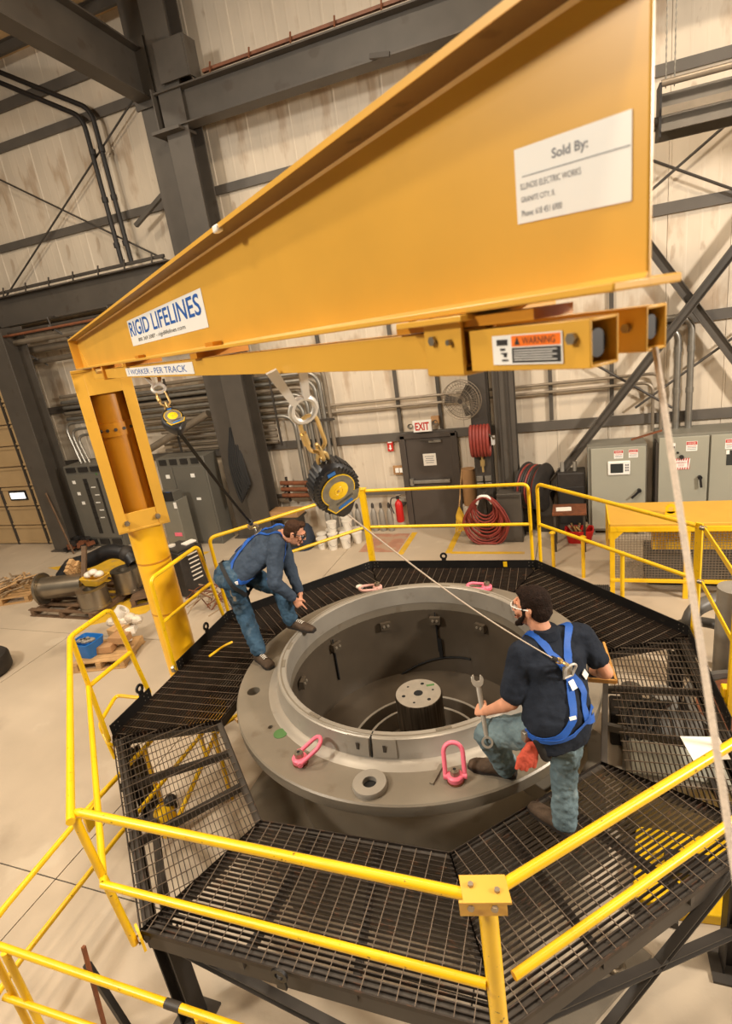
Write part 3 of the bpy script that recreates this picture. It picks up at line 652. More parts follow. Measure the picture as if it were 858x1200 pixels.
for x, w_ in ((-9.06, .4), (-8.4, .86)):
    d = MB().box((x, 10.36, 1.0), (w_, .02, 1.86)).build('door', 'switchgear', t, bevel=.004)
    MB().box((x + w_*.1, 10.345, 1.72), (.11, .006, .09)).build('warning_label', 'white_label', d)
    MB().box((x - w_*.35, 10.34, .95), (.03, .03, .16)).build('handle', 'switchgear_dark', d)
    if w_ > .5: MB().box((x + .1, 10.345, 1.15), (.12, .006, .06)).build('name_plate', 'white_label', d)
t = thing('test_cabinet', 'light grey instrument cabinet standing behind the yellow mast', 'cabinet', (-8.75, 9.75, 0))
MB().box((-8.72, 9.95, .65), (.5, .4, 1.3)).build('cabinet_body', 'cabinet_edge', t, bevel=.01)
MB().box((-8.72, 9.74, 1.42), (.42, .04, .2)).build('display_panel', 'switchgear_dark', t); MB().box((-8.72, 9.9, 1.4), (.46, .3, .2)).build('display_hood', 'switchgear', t)
MB().box((-8.62, 9.742, .5), (.2, .006, .09)).build('pink_label', 'pink_paint', t); MB().box((-8.6, 9.73, 1.5), (.12, .006, .05)).build('blue_label', 'bin_blue', t)
MB().box((-8.5, 9.74, 1.2), (.07, .02, .14)).build('tag_label', 'white_label', t)
# overhead radiant heater, upper right
t = thing('radiant_heater', 'long steel radiant heater hung by chains, upper right', 'heater', (1.9, 9.5, 6.2))
MB().extr([(1.1, 9.25, 6.2), (1.1, 9.45, 6.66), (1.1, 9.6, 6.7), (1.1, 9.8, 6.5), (1.1, 9.9, 6.2), (1.1, 9.86, 6.2), (1.1, 9.77, 6.47), (1.1, 9.58, 6.66), (1.1, 9.47, 6.62), (1.1, 9.29, 6.2)], (4, 0, 0)).build('reflector', 'heater_steel', t, smooth=False)
MB().box((1.09, 9.42, 6.45), (.03, .3, .6)).build('end_plate', 'black_iron', t)
for y, z, r in ((9.45, 6.36, .06), (9.68, 6.36, .06)): MB().cyl((1.0, y, z), (5, y, z), r, n=12).build('burner_tube', 'steel_grey', t)
MB().cyl((1.1, 9.3, 6.74), (5, 9.3, 6.74), .04, n=10).build('top_rail', 'conduit_dull', t)
MB().box((2.6, 9.24, 6.42), (3, .02, .09)).build('reflector_band', 'conduit_dull', t)
for x in (1.16, 1.26):
    MB().tube([(x, 9.4, 6.7 + .04*i) for i in range(60)], [.012 if i % 2 else .005 for i in range(60)], 5).build('chain', 'galvanized', t)

# ================================================================ RING CASING
CX, CY, ZF = -1.54, 4.42, 1.275
t = thing('gear_casing', 'large round grey casing with wide flange inside the platform', 'machine', (CX, CY, 0))
casing = t
def boolean(o, cutters):
    for c in cutters:
        m_ = o.modifiers.new('cut', 'BOOLEAN'); m_.operation = 'DIFFERENCE'; m_.solver = 'EXACT'; m_.object = c
    dg = bpy.context.evaluated_depsgraph_get(); me = bpy.data.meshes.new_from_object(o.evaluated_get(dg))
    o.modifiers.clear(); old = o.data; o.data = me; bpy.data.meshes.remove(old)
    for c in cutters: bpy.data.objects.remove(c)
    me.set_sharp_from_angle(angle=R_(35))
def cutter(c, r, z0, z1):
    return MB().cyl((c[0], c[1], z0), (c[0], c[1], z1), r, n=20).build('cutter', None, casing)
fl = MB().lathe([(1.2, 1.17), (1.695, 1.17), (1.70, 1.18), (1.70, ZF - .012), (1.688, ZF), (1.2, ZF)], (CX, CY, 0), 128, closed=True).build('flange', 'casing_grey', t)
holes = [((-2.94, 3.76), .062), ((-2.52, 3.33), .022), ((-1.60, 5.98), .06), ((-3.02, 4.95), .06), ((-.1, 5.2), .06)]
boolean(fl, [cutter(h, r, 1.1, 1.4) for h, r in holes])
for h, r in holes: MB().cyl((h[0], h[1], 1.172), (h[0], h[1], 1.182), r + .01, n=20).build('hole_bottom', 'hole_black', t)
MB().cyl((-2.39, 3.27, ZF), (-2.39, 3.27, ZF + .004), .06, n=20).build('paint_spot', 'green_paint', t)
bs = MB().lathe([(.052, 1.27), (.125, 1.27), (.13, 1.30), (.122, 1.318), (.052, 1.318)], (-1.45, 2.88, 0), 32, closed=True).build('boss', 'casing_lip', t)
MB().cyl((-1.45, 2.88, 1.276), (-1.45, 2.88, 1.28), .055, n=24).build('boss_hole', 'hole_black', bs)
# raised lip: cone, bead, top rim with a bevelled bore
lip = MB().lathe([(1.195, 1.314), (1.195, 1.466), (1.203, 1.475), (1.27, 1.475), (1.28, 1.467), (1.298, 1.34), (1.312, 1.31), (1.35, 1.30), (1.365, 1.29), (1.41, 1.27), (1.195, 1.27)], (CX, CY, 0), 128, closed=True).build('lip_ring', 'casing_lip', t)
MB().lathe([(1.238, 1.4755), (1.241, 1.4785), (1.249, 1.4785), (1.252, 1.4755)], (CX, CY, 0), 128).build('rim_bead', 'casing_grey', lip)
def ringpt(a, r, z): return V((CX + r*math.cos(a), CY + r*math.sin(a), z))
def ringblock(a, da, r0, r1, z0, z1, m, par, name):
    b = MB(); A = [a - da/2 + da*i/6 for i in range(7)]
    rings = [[ringpt(x, r0, z0), ringpt(x, r1, z0), ringpt(x, r1 - .028 if z1 - z0 > .06 else r1, z1), ringpt(x, r0, z1)] for x in A]
    return b.loops(rings).build(name, m, par, smooth=False)
for a in (-1.63, -1.465):       # keeper pads with a slot on the outside of the lip
    pd = ringblock(a, .14, 1.22, 1.314, 1.325, 1.470, 'casing_lip', lip, 'keeper_pad')
    p = ringpt(a, 1.3005, 1.40); d = V((math.cos(a), math.sin(a), .19)).normalized()
    MB().obox(p + d*.004, V((-math.sin(a), math.cos(a), 0))*.011, V((0, 0, .03)), d*.003).build('slot', 'steel_dark', pd)
ringblock(-1.547, .008, 1.21, 1.312, 1.32, 1.477, 'hole_black', lip, 'joint')
for a in (-3.0, -2.75, -2.0, -1.1, 2.0, 1.5, 1.1):
    ringblock(a, .1, 1.21, 1.236, 1.473, 1.4795, 'casing_grey', lip, 'rim_pad')
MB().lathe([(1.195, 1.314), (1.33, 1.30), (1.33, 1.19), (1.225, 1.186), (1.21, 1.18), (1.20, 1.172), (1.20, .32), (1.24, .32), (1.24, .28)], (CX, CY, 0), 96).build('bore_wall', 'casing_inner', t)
# liner panels with clamp brackets
for k, a in enumerate((2.70, 2.13, 1.62, 1.14, .55, 3.3, 3.95, -1.2, -.3)):
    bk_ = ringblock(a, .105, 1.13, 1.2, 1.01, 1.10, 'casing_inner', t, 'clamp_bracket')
    for s_ in (-.022, .022):
        p = ringpt(a + s_, 1.13, 1.06); bolt(MB(), p, (CX - p.x, CY - p.y, 0), .016, .012).build('bolt', 'casing_grey', bk_)
for a in (1.62, 2.72, .55, 3.6):
    ringblock(a, .012, 1.17, 1.205, .62, 1.15, 'hole_black', t, 'panel_seam')
ringblock(1.6, .035, 1.165, 1.2, .55, .80, 'hole_black', t, 'panel_slot')
MB().tube([ringpt(1.3 + .042*i, 1.19, .56 - .0022*i*i*.35) for i in range(28)], .012, 6).build('wall_bead', 'hole_black', t)
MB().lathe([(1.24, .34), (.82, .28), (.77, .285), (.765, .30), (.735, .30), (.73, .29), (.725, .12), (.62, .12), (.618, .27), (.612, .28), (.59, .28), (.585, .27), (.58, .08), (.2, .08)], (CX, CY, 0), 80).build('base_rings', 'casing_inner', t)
for r_ in (.75, .60): MB().lathe([(r_ - .014, .302 if r_ > .7 else .282), (r_ + .014, .302 if r_ > .7 else .282), (r_ + .012, .306 if r_ > .7 else .286), (r_ - .012, .306 if r_ > .7 else .286)], (CX, CY, 0), 80, closed=True).build('ring_edge', 'casing_lip', t)
sh = MB().lathe([(.02, .08), (.235, .08), (.235, .885), (.226, .9), (.046, .9), (.046, .84), (.0, .84)], (CX + .01, CY + .02, 0), 56).build('shaft_hub', 'machined_dark', t)
MB().lathe([(.046, .9015), (.224, .9015), (.224, .8985), (.046, .8985)], (CX + .01, CY + .02, 0), 48, closed=True).build('hub_face', 'machined', sh)
MB().cyl((CX + .01, CY + .02, .896), (CX + .01, CY + .02, .899), .046, n=20).build('centre_bore', 'hole_black', sh)
for i in range(6):
    a = .5 + i*math.pi/3; MB().cyl((CX + .01 + .15*math.cos(a), CY + .02 + .15*math.sin(a), .9), (CX + .01 + .15*math.cos(a), CY + .02 + .15*math.sin(a), .9022), .012 + .007*(i % 2), n=14).build('tapped_hole', 'hole_black', sh)
MB().box((CX + .10, CY + .16, .9025), (.08, .03, .001), .4).build('paint_mark', 'green_paint', sh)
# outer barrel, foot flange, gussets
MB().lathe([(1.25, 0.05), (1.295, .05), (1.295, 1.10), (1.34, 1.17), (1.25, 1.17)], (CX, CY, 0), 96, closed=True).build('barrel', 'casing_grey', t)
MB().slab([(CX + 1.85*math.cos(a), CY + 1.85*math.sin(a)) for a in [math.pi/8 + i*math.pi/4 for i in range(8)]], 0.001, .05).build('base_plate', 'casing_grey', t)
for i in range(10):
    a = .31 + i*2*math.pi/10; dv = V((math.cos(a), math.sin(a), 0)); tv = V((-math.sin(a), math.cos(a), 0)); c_ = V((CX, CY, 0))
    MB().extr([c_ + dv*1.28 + Z*.85, c_ + dv*1.5 + Z*1.03, c_ + dv*1.66 + Z*1.172, c_ + dv*1.28 + Z*1.172], tv*.04).build('gusset', 'casing_grey', t)
for a in (-.62, -.35):
    p = ringpt(a, 1.5, .86); MB().box(p, (.26, .2, .16), a).build('lug_block', 'casing_grey', t, bevel=.01)

# swivel hoist rings bolted on the flange
def hoist_ring(loc, label, bail_dir, bail_up, m):
    t = thing('hoist_ring', label, 'lifting ring', loc, None)
    c = V(loc); b = V((bail_dir[0], bail_dir[1], 0)).normalized(); s_ = V((-b.y, b.x, 0))
    MB().cyl(c, c + Z*.012, .062, n=24).build('washer', 'rust', t)
    bd = MB().lathe([(0, .012), (.056, .012), (.06, .02), (.06, .05), (.05, .06), (0, .06)], c, 24).build('swivel_body', m, t)
    MB().lathe([(.0, .06), (.034, .06), (.034, .066), (.0, .066)], c, 18).build('flat_washer', 'bolt_steel', bd)
    MB().cyl(c + Z*.066, c + Z*.098, .036, n=6).cyl(c + Z*.098, c + Z*.103, .022, n=12).build('hex_bolt', 'bolt_steel', t)
    MB().cyl(c + Z*.102, c + Z*.1045, .013, n=6).build('socket', 'hole_black', t)
    for k in (-1, 1): MB().cyl(c + s_*.05*k + Z*.04, c + s_*.082*k + Z*.04, .022, n=12).build('trunnion', m, t)
    u = (b*math.cos(bail_up) + Z*math.sin(bail_up)); o = c + Z*.04
    P = [o + s_*.068 - u*.01, o + s_*.068 + u*.16] + arc(o + u*.16, .068, 0, math.pi, 10, s_, u)[1:] + [o - s_*.068 - u*.01]
    MB().tube(P, .0165, 10).build('bail', m, t)
    return t
hoist_ring((-2.07, 3.0, ZF), 'pink hoist ring with tilted bail, left front of the flange', (.9, .5), .6, 'pink_paint')
hoist_ring((-.86, 3.05, ZF), 'pink hoist ring with upright bail beside the bent knee', (-.22, .97), 1.1, 'pink_paint')
hoist_ring((-2.37, 5.87, ZF), 'faded pink hoist ring lying flat at the back left', (-1, -.4), .06, 'pink_faded')
hoist_ring((-1.03, 5.95, ZF), 'pink hoist ring lying flat at the back right rim', (-1, .0), .06, 'pink_paint')
tag(MB().bar((-1.02, 2.98, ZF + .008), (-.98, 3.2, ZF + .008), .03, .016).build('key_bar', 'casing_grey'), 'small grey bar lying beside the right front pink ring', 'bar')

# ================================================================ WORK PLATFORM
OUT = [(-2.868, 7.006), (-.54, 7.082), (.994, 5.555), (1.12, 3.27), (-.40, 1.77), (-2.64, 1.73), (-4.25, 3.20), (-4.33, 5.41)]
INN = [(-2.42, 6.10), (-.85, 6.15), (.20, 5.20), (.115, 3.68), (-.852, 2.679), (-2.279, 2.641), (-3.265, 3.595), (-3.32, 5.06)]
OUT = [V((p[0], p[1], 0)) for p in OUT]; INN = [V((p[0], p[1], 0)) for p in INN]
ZG = 1.03
t = thing('work_platform', 'eight-sided dark steel grating platform around the grey casing', 'platform', (CX, CY, 0)); plat = t
for i in range(8):
    A, B, a, b = OUT[i], OUT[(i + 1) % 8], INN[i], INN[(i + 1) % 8]
    d = (B - A).normalized(); L = (B - A).length; n = V((d.y, -d.x, 0))
    if n.dot(a - A) < 0: n = -n
    ua, ub = (a - A).dot(d), (b - A).dot(d); na, nb = (a - A).dot(n), (b - A).dot(n)
    depth = min(na, nb)
    pan = MB()
    for p, q in ((A, B), (B, b), (b, a), (a, A)):
        pan.bar((p.x, p.y, ZG - .016), (q.x, q.y, ZG - .016), .007, .034)
    pan = pan.build('grating_panel', 'grating', t, smooth=False)
    k = .036
    while k < depth - .01:
        t0, t1 = ua*k/na, L - (L - ub)*k/nb
        p, q = A + n*k + d*t0, A + n*k + d*t1
        MB().bar((p.x, p.y, ZG - .014), (q.x, q.y, ZG - .014), .005, .027).build('bearing_bar', 'grating', pan, smooth=False)
        k += .0335
    rods = MB(); u = .05
    while u < L - .03:
        nm = depth
        if u < ua: nm = min(nm, na*u/ua) if ua > 0 else nm
        if u > ub: nm = min(nm, nb*(L - u)/(L - ub))
        p, q = A + d*u, A + d*u + n*nm
        rods.bar((p.x, p.y, ZG - .003), (q.x, q.y, ZG - .003), .0048, .006); u += .102
    o = rods.build('cross_rods', 'cross_rod', pan, smooth=False); o['kind'] = 'stuff'
    # supporting channel below the outer edge and cross beams under the panel
    m_ = n*.02
    MB().channel((A + m_) + Z*.93, (B + m_) + Z*.93, .16, .06, .01, side=1).build('edge_channel', 'steel_dark', t)
    MB().bar(a + Z*.975 - n*.02, b + Z*.975 - n*.02, .05, .07).build('inner_angle', 'steel_dark', t)
    MB().bar(A + Z*.965, a + Z*.965, .06, .06).build('joint_beam', 'steel_dark', t)
    for f in (.36, .68):
        p = A + (B - A)*f; q = a + (b - a)*f; MB().bar(p + Z*.965, q + Z*.965, .04, .06).build('cross_beam', 'steel_dark', t)
def toe(A, B, h=.115):
    A, B = V(A), V(B); A.z = B.z = ZG + h/2; o = MB().bar(A, B, .008, h).build('toe_board', 'toe_black', plat)
    d = (B - A).normalized(); n = V((d.y, -d.x, 0))
    for p in (A + d*.05, A + d*.1, B - d*.05, B - d*.1):
        for z in (-.025, .025): MB().cyl(p + n*.006 + Z*z, p - n*.006 + Z*z, .007, n=6).build('bolt', 'bolt_steel', o)
for i in (0, 1, 7): toe(OUT[i], OUT[(i + 1) % 8])
toe(OUT[2], V((1.07, 4.2, 0))); toe((1.075, 4.12, 0), OUT[3])
toe((-4.252, 3.21, 0), (-4.27, 3.80, 0)); toe((-4.285, 4.27, 0), OUT[7])
def lug(p, d):
    p = V(p); d = V(d).normalized(); n = V((d.y, -d.x, 0))
    pts = [p + d*.05, p + d*.05 + Z*.07] + arc(p + Z*.08, .05, 0, math.pi, 8, d, Z) + [p - d*.05 + Z*.07, p - d*.05]
    b = MB(); inner = arc(p + Z*.075, .026, 0, 2*math.pi, 12, d, Z)[:-1]; outer = arc(p + Z*.075, .052, 0, 2*math.pi, 12, d, Z)[:-1]
    b.loops([[o_ + n*.008 for o_ in outer], [o_ - n*.008 for o_ in outer], [o_ - n*.008 for o_ in inner], [o_ + n*.008 for o_ in inner]], closed=True)
    b.bar(p - Z*.03, p + Z*.03, .06, .016, up=n); b.build('lifting_lug', 'toe_black', plat)
lug((-1.79, 7.06, 1.13), (1, .03, 0)); lug((-4.32, 4.93, 1.13), (0, 1, 0)); lug((-4.29, 3.7, 1.13), (0, 1, 0)); lug((-1.62, 1.7, .99), (1, 0, 0))
MB().box((-.95, 7.055, 1.09), (.05, .012, .07)).build('yellow_tag', 'guard_yellow', plat)
# legs and sway braces
for i, p in enumerate(OUT):
    q = V((.89, 3.06, 0)) if i == 3 else p + (V((CX, CY, 0)) - p).normalized()*.12
    lg = MB().ibeam(q, q + Z*.87, .13, .13, .01, .012, up=(1, 0, 0)).build('leg', 'black_iron', t); MB().box(q + Z*.01, (.26, .26, .02)).build('foot_plate', 'steel_dark', lg)
for p, q, z0, z1 in ((OUT[5], OUT[4], .85, .12), (OUT[5], OUT[6], .86, .1), (OUT[2], OUT[3], .1, .86)):
    q1 = p + (V((CX, CY, 0)) - p).normalized()*.12; q2 = q + (V((CX, CY, 0)) - q).normalized()*.12
    MB().channel(q1 + Z*z0, q2 + Z*z1, .06, .05, .008).build('brace', 'steel_dark', t)

for a, b in (((-.40, 1.90, .86), (.88, 3.05, .40)), ((-.33, 1.96, -.0), (.86, 3.04, 1.0))): MB().channel(a, b, .055, .045, .008).build('brace', 'steel_dark', t)
# guard rails of yellow pipe
PR = .0235; RT = 2.2; RM = 1.65
def guardrail(label, top, mid, posts, loc, name='guardrail', r=PR):
    t = thing(name, label, 'guardrail', loc)
    MB().tube(fillet(top, .085, 6), r, 10).build('top_rail', 'rail_yellow', t)
    for m_ in mid: MB().tube(fillet(m_, .06, 4), r*.93, 10).build('mid_rail', 'rail_yellow', t)
    for a, b in posts: MB().cyl(a, b, r, n=10).build('post', 'rail_yellow', t)
    return t
def footplate(t, p, d):                    # bolted clip at the foot of a post
    p = V(p); d = V(d).normalized(); MB().obox(p, V((-d.y, d.x, 0))*.06, Z*.06, d*.008).build('clip_plate', 'rail_yellow', t)
    for k in (-.03, .03): bolt(MB(), p + V((-d.y, d.x, 0))*k, d, .012, .02).build('bolt', 'bolt_steel', t)
g = guardrail('straight yellow rail on the far side before the door', [(-2.83, 7.08, RT), (-.60, 7.1, RT), (-.59, 7.1, 1.0)], [[(-2.83, 7.08, RM), (-.6, 7.1, RM)]], [], (-1.7, 7.1, 1.0))
MB().box((-2.87, 7.07, 1.6), (.075, .075, 1.26)).box((-2.87, 7.07, 2.235), (.11, .1, .012)).build('corner_post', 'rail_yellow', g)
g = guardrail('yellow rail at the far right running toward the machine guard', [(-.49, 7.11, 1.0), (-.49, 7.1, RT), (1.03, 5.58, RT)], [[(-.48, 7.09, RM), (1.03, 5.58, RM)]], [], (.3, 6.3, 1.0))
MB().bar((1.05, 5.57, 1.0), (1.05, 5.57, 2.23), .07, .022, up=(1, 1, 0)).build('end_post', 'rail_yellow', g)
for z in (RT, RM): MB().cyl((1.05, 5.53, z), (1.09, 5.5, z), .022, n=10).build('pivot_bolt', 'bolt_steel', g)
g = thing('swing_gate', 'yellow flat bar gate with clamp hinge at right edge', 'gate', (1.15, 4.6, 1.0))
for z in (RT - .01, RM - .01): MB().bar((1.08, 5.53, z), (1.12, 4.36, z), .012, .055).build('gate_bar', 'rail_yellow', g)
MB().bar((1.105, 4.40, 1.0), (1.105, 4.40, 2.25), .05, .05).build('gate_post', 'rail_yellow', g, bevel=.004)
MB().box((1.085, 4.47, 1.19), (.06, .08, .09)).box((1.09, 4.46, 1.08), (.045, .05, .14)).build('clamp', 'rail_yellow', g, bevel=.01)
g = guardrail('long yellow rail at lower right running up past the worker', [(-.33, 1.64, RT), (1.22, 3.16, RT), (1.22, 4.0, RT)], [[(-.31, 1.66, RM), (1.22, 3.18, RM), (1.22, 4.0, RM)]], [((1.22, 3.17, .95), (1.22, 3.17, RM)), ((1.22, 3.95, 1.0), (1.22, 3.95, RT))], (.5, 2.4, 1.0))
g = guardrail('yellow rail across the foreground with bolted corner post', [(-.45, 1.58, RT), (-2.56, 1.56, RT), (-2.655, 1.68, .98)], [[(-.42, 1.6, RM), (-2.56, 1.57, RM)]], [], (-1.5, 1.6, 1.0))
MB().cyl((-.385, 1.62, .84), (-.385, 1.62, 2.2), .04, n=16).build('corner_post', 'rail_yellow', g)
for z in (.88, .98): MB().box((-.39, 1.70, z), (.1, .14, .03)).build('post_clip', 'rail_yellow', g)
cpb = MB().obox((-.385, 1.6, 2.222), V((.09, .022, 0)), V((-.02, .055, 0)), V((0, 0, .006))).obox((-.385, 1.548, 2.19), V((.09, .022, 0)), V((0.001, -.006, 0)), V((0, 0, .036))).build('corner_bracket', 'jib_orange', g)
for x, z in ((-.43, 2.2), (-.34, 2.2)): bolt(MB(), (x, 1.545 + (x + .385)*.2, z), (0, -1, 0), .014, .014).build('bolt', 'bolt_steel', g)
for x in (-.44, -.335): bolt(MB(), (x, 1.6, 2.228), (0, 0, 1), .012, .012).build('bolt', 'bolt_steel', g)
footplate(g, (-2.635, 1.712, .99), (-.5, -.8, 0))
g = guardrail('yellow rail around the lower left side and stair opening', [(-2.50, 1.50, RT), (-4.21, 3.10, RT), (-4.22, 3.60, RT), (-4.31, 3.82, 1.06)], [[(-2.55, 1.57, RM), (-4.24, 3.13, RM)], [(-4.24, 3.15, RM), (-4.25, 3.69, RM)]], [((-4.21, 3.11, RT), (-4.30, 3.19, .98))], (-3.4, 2.3, 1.0))
g = guardrail('short yellow hoop rail beside the yellow mast', [(-4.34, 4.28, 1.0), (-4.26, 4.22, RT), (-4.30, 5.12, RT), (-4.36, 5.36, 1.0)], [[(-4.3, 4.25, RM), (-4.33, 5.24, RM)]], [], (-4.3, 4.7, 1.0))
MB().lathe([(.02, -.015), (.045, -.015), (.045, .015), (.02, .015)], (-4.33, 4.26, 1.06), 16, axis=(1, .3, 0), closed=True).build('pivot_eye', 'bolt_steel', g)
g = guardrail('yellow rail behind the bowed worker at far left side', [(-4.36, 5.46, 1.0), (-4.30, 5.36, RT), (-2.93, 7.06, RT)], [[(-4.33, 5.42, RM), (-2.93, 7.05, RM)]], [], (-3.6, 6.2, 1.0))
g = thing('stair_grab_rail', 'small bent yellow grab rail in the stair opening', 'rail', (-4.5, 3.6, .7))
MB().tube(fillet([(-4.38, 3.25, .7), (-4.5, 3.3, 1.06), (-4.62, 3.68, 1.1), (-4.33, 3.74, 1.05)], .06), .02, 8).build('bent_pipe', 'rail_yellow', g)
MB().tube(fillet([(-4.5, 3.3, .98), (-4.36, 3.22, .9), (-4.3, 3.3, .82)], .05), .016, 8).build('hook', 'rail_yellow', g)
# lower rails on the floor by the stair
g = guardrail('low yellow floor rail passing beneath the platform at left', [(-3.78, 1.20, .84), (-3.92, 1.67, .84), (-4.0, 2.5, .84), (-4.02, 4.1, .84)], [[(-3.80, 1.25, .42), (-3.87, 1.61, .42), (-3.92, 2.6, .42), (-3.95, 4.1, .42)]], [((-4.02, 3.3, 0), (-4.02, 3.3, .84)), ((-4.02, 4.05, 0), (-4.02, 4.05, .84)), ((-3.80, 1.24, 0), (-3.80, 1.24, .84))], (-3.8, 2.5, 0), 'low_rail')
MB().box((-3.95, 2.55, .78), (.02, .16, .16), .1).build('gusset_plate', 'rail_yellow', g)
g = guardrail('low yellow floor rail at the bottom left corner', [(-3.68, 1.43, 1.0), (-1.7, 1.45, 1.0)], [[(-3.64, 1.38, .55), (-1.7, 1.44, .55)]], [((-3.60, 1.41, 0), (-3.60, 1.41, 1.0)), ((-3.46, 1.41, 0), (-3.46, 1.41, 1.0)), ((-2.0, 1.44, 0), (-2.0, 1.44, 1.0))], (-2.8, 1.3, 0), 'low_rail')
MB().cyl((-2.22, 1.445, 1.0), (-2.12, 1.446, 1.0), .026, n=10).build('tape_wrap', 'steel_dark', g)
g = guardrail('yellow rail standing below the left grating panel', [(-3.75, 3.05, .05), (-3.45, 3.75, .8), (-3.0, 4.35, .88)], [], [((-3.42, 3.62, 0), (-3.42, 3.62, .85)), ((-3.1, 3.98, 0), (-3.1, 3.98, .85))], (-3.4, 3.6, 0), 'low_rail')
tag(MB().bar((-2.80, 1.36, .06), (-2.83, 1.50, 1.15), .02, .02).build('rusty_stake', 'rust'), 'rusty stake leaning against the low yellow rail', 'stake')
tag(MB().bar((-2.93, 1.62, .02), (-3.02, 1.58, .80), .04, .04).build('black_prop', 'black_iron'), 'black steel prop below the low yellow rail', 'prop')
tag(MB().slab([(.70, 4.05), (.97, 4.09), (1.0, 3.86), (.75, 3.80)], ZG + .003, ZG + .006).build('paper_sheet', 'paper'), 'white paper lying on the grating at right', 'paper')
tag(MB().tube(spline([(-4.05, 4.55, ZG + .02), (-4.0, 4.75, ZG + .02), (-3.93, 4.86, ZG + .025)]), .014, 7).build('yellow_strap', 'guard_yellow'), 'short yellow strap on the grating by the mast', 'strap')
tag(MB().bar((-3.02, 4.05, .93), (-3.2, 3.72, .93), .05, .03).build('wood_batten', 'wood'), 'tan wood batten under the grating left of the casing', 'batten')
tag(MB().ball((-2.82, 6.35, ZG + .03), (.06, .04, .03)).build('rag', 'bucket_white'), 'crumpled white rag on the grating behind the casing', 'rag')

# beneath the platform
t = thing('grease_pail', 'yellow pail with black cap under the left grating', 'pail', (-3.6, 2.95, 0))
MB().lathe([(0, 0), (.09, 0), (.105, .04), (.105, .24), (.08, .29), (0, .3)], (-3.83, 3.14, 0), 20).build('pail_body', 'guard_yellow', t)
MB().ball((-3.80, 3.22, .31), (.065, .065, .055)).build('cap', 'srl_black', t); MB().box((-3.80, 3.03, .17), (.08, .02, .05)).build('red_label', 'red_sign', t)
MB().tube(arc((-3.83, 3.14, .26), .12, .2, 2.9, 10, X, Y), .012, 6).build('bail_handle', 'srl_black', t)
t = thing('lifting_plate', 'grey steel plate with shackle ring on the floor, bottom right', 'plate', (.0, 2.55, 0))
MB().slab([(-.45, 2.44), (.27, 3.09), (.40, 2.99), (-.12, 2.32)], 0.002, .04).build('plate', 'casing_grey', t)
MB().tube([(.16 + .05*math.cos(a), 2.86 + .045*math.sin(a), .055) for a in [2*math.pi*i/16 for i in range(16)]], .02, 8, closed=True).build('shackle_ring', 'bolt_steel', t)
for x, y in ((.26, 2.97), (-.13, 2.53), (.02, 2.7)): MB().cyl((x, y, .04), (x, y, .042), .022, n=12).build('bolt_hole', 'hole_black', t)
t = thing('yellow_skid', 'yellow steel skid box below the right grating panels', 'skid', (.4, 3.2, 0))
MB().slab([(.31, 3.36), (.62, 3.31), (1.5, 3.40), (1.5, 4.22), (.40, 4.10)], .003, .10).build('skid_body', 'guard_yellow', t, bevel=.01)
MB().slab([(.28, 3.30), (.60, 3.24), (.61, 3.30), (.30, 3.36)], .002, .06).build('skid_rail', 'steel_dark', t)
MB().box((.72, 3.66, .14), (.3, .2, .08)).build('fitting', 'junk_dark', t)
t = thing('hydraulic_unit', 'grey hydraulic unit with hoses seen through the right grating', 'machine', (.7, 4.7, 0))
MB().box((.72, 4.25, .3), (.8, .5, .6)).build('tank', 'casing_grey', t, bevel=.02); MB().box((.72, 4.25, .61), (.7, .4, .02)).build('lid', 'cabinet_grey', t)
MB().cyl((.35, 4.85, .35), (1.0, 4.95, .35), .2, n=24).build('motor', 'pump_grey', t)
for k in range(5): MB().lathe([(.2, 0), (.225, .01), (.2, .02)], (.42 + .11*k, 4.86 + .017*k, .35), 24, axis=(1, .15, 0)).build('fin', 'pump_grey', t)
MB().box((.65, 5.2, .2), (.8, .3, .4)).build('pump_block', 'junk_dark', t, bevel=.02)
MB().cyl((.45, 5.2, .4), (.45, 5.2, .62), .1, n=16).cyl((.75, 5.25, .4), (.75, 5.25, .55), .13, n=16).build('valve', 'cyl_grey', t)
for k in range(3): MB().tube(spline([(.35 + .1*k, 4.45, .6), (.4 + .12*k, 4.65, .78), (.55 + .1*k, 4.9, .7), (.5 + .1*k, 5.2, .45)]), .025, 8).build('hose', 'srl_black', t)
t = thing('pipe_elbows', 'grey pipes with elbows beyond the right corner rail', 'pipe', (1.6, 6.2, 0))
MB().tube(fillet([(.9, 7.1, .1), (1.25, 6.7, .55), (1.55, 6.5, .6), (1.7, 6.5, 0)], .15), .06, 12).build('pipe', 'pump_grey', t)
MB().tube(fillet([(1.15, 6.4, 0), (1.15, 6.4, .85), (1.6, 6.7, .9)], .2), .085, 12).build('pipe', 'pump_grey', t)
MB().cyl((1.5, 6.1, 0), (1.5, 6.1, 1.3), .16, n=18).cyl((1.78, 6.0, 0), (1.78, 6.0, 1.4), .13, n=18).build('vessel', 'cyl_grey', t)
MB().lathe([(.5, 0), (.56, 0), (.56, .06), (.5, .06)], (1.5, 5.3, .4), 32, closed=True).build('round_rim', 'pump_grey', t)
tag(MB().cyl((1.55, 5.3, .02), (1.55, 5.3, .4), .5, n=32).build('round_tank', 'rust'), 'round rusty tank outside the right platform corner', 'tank')

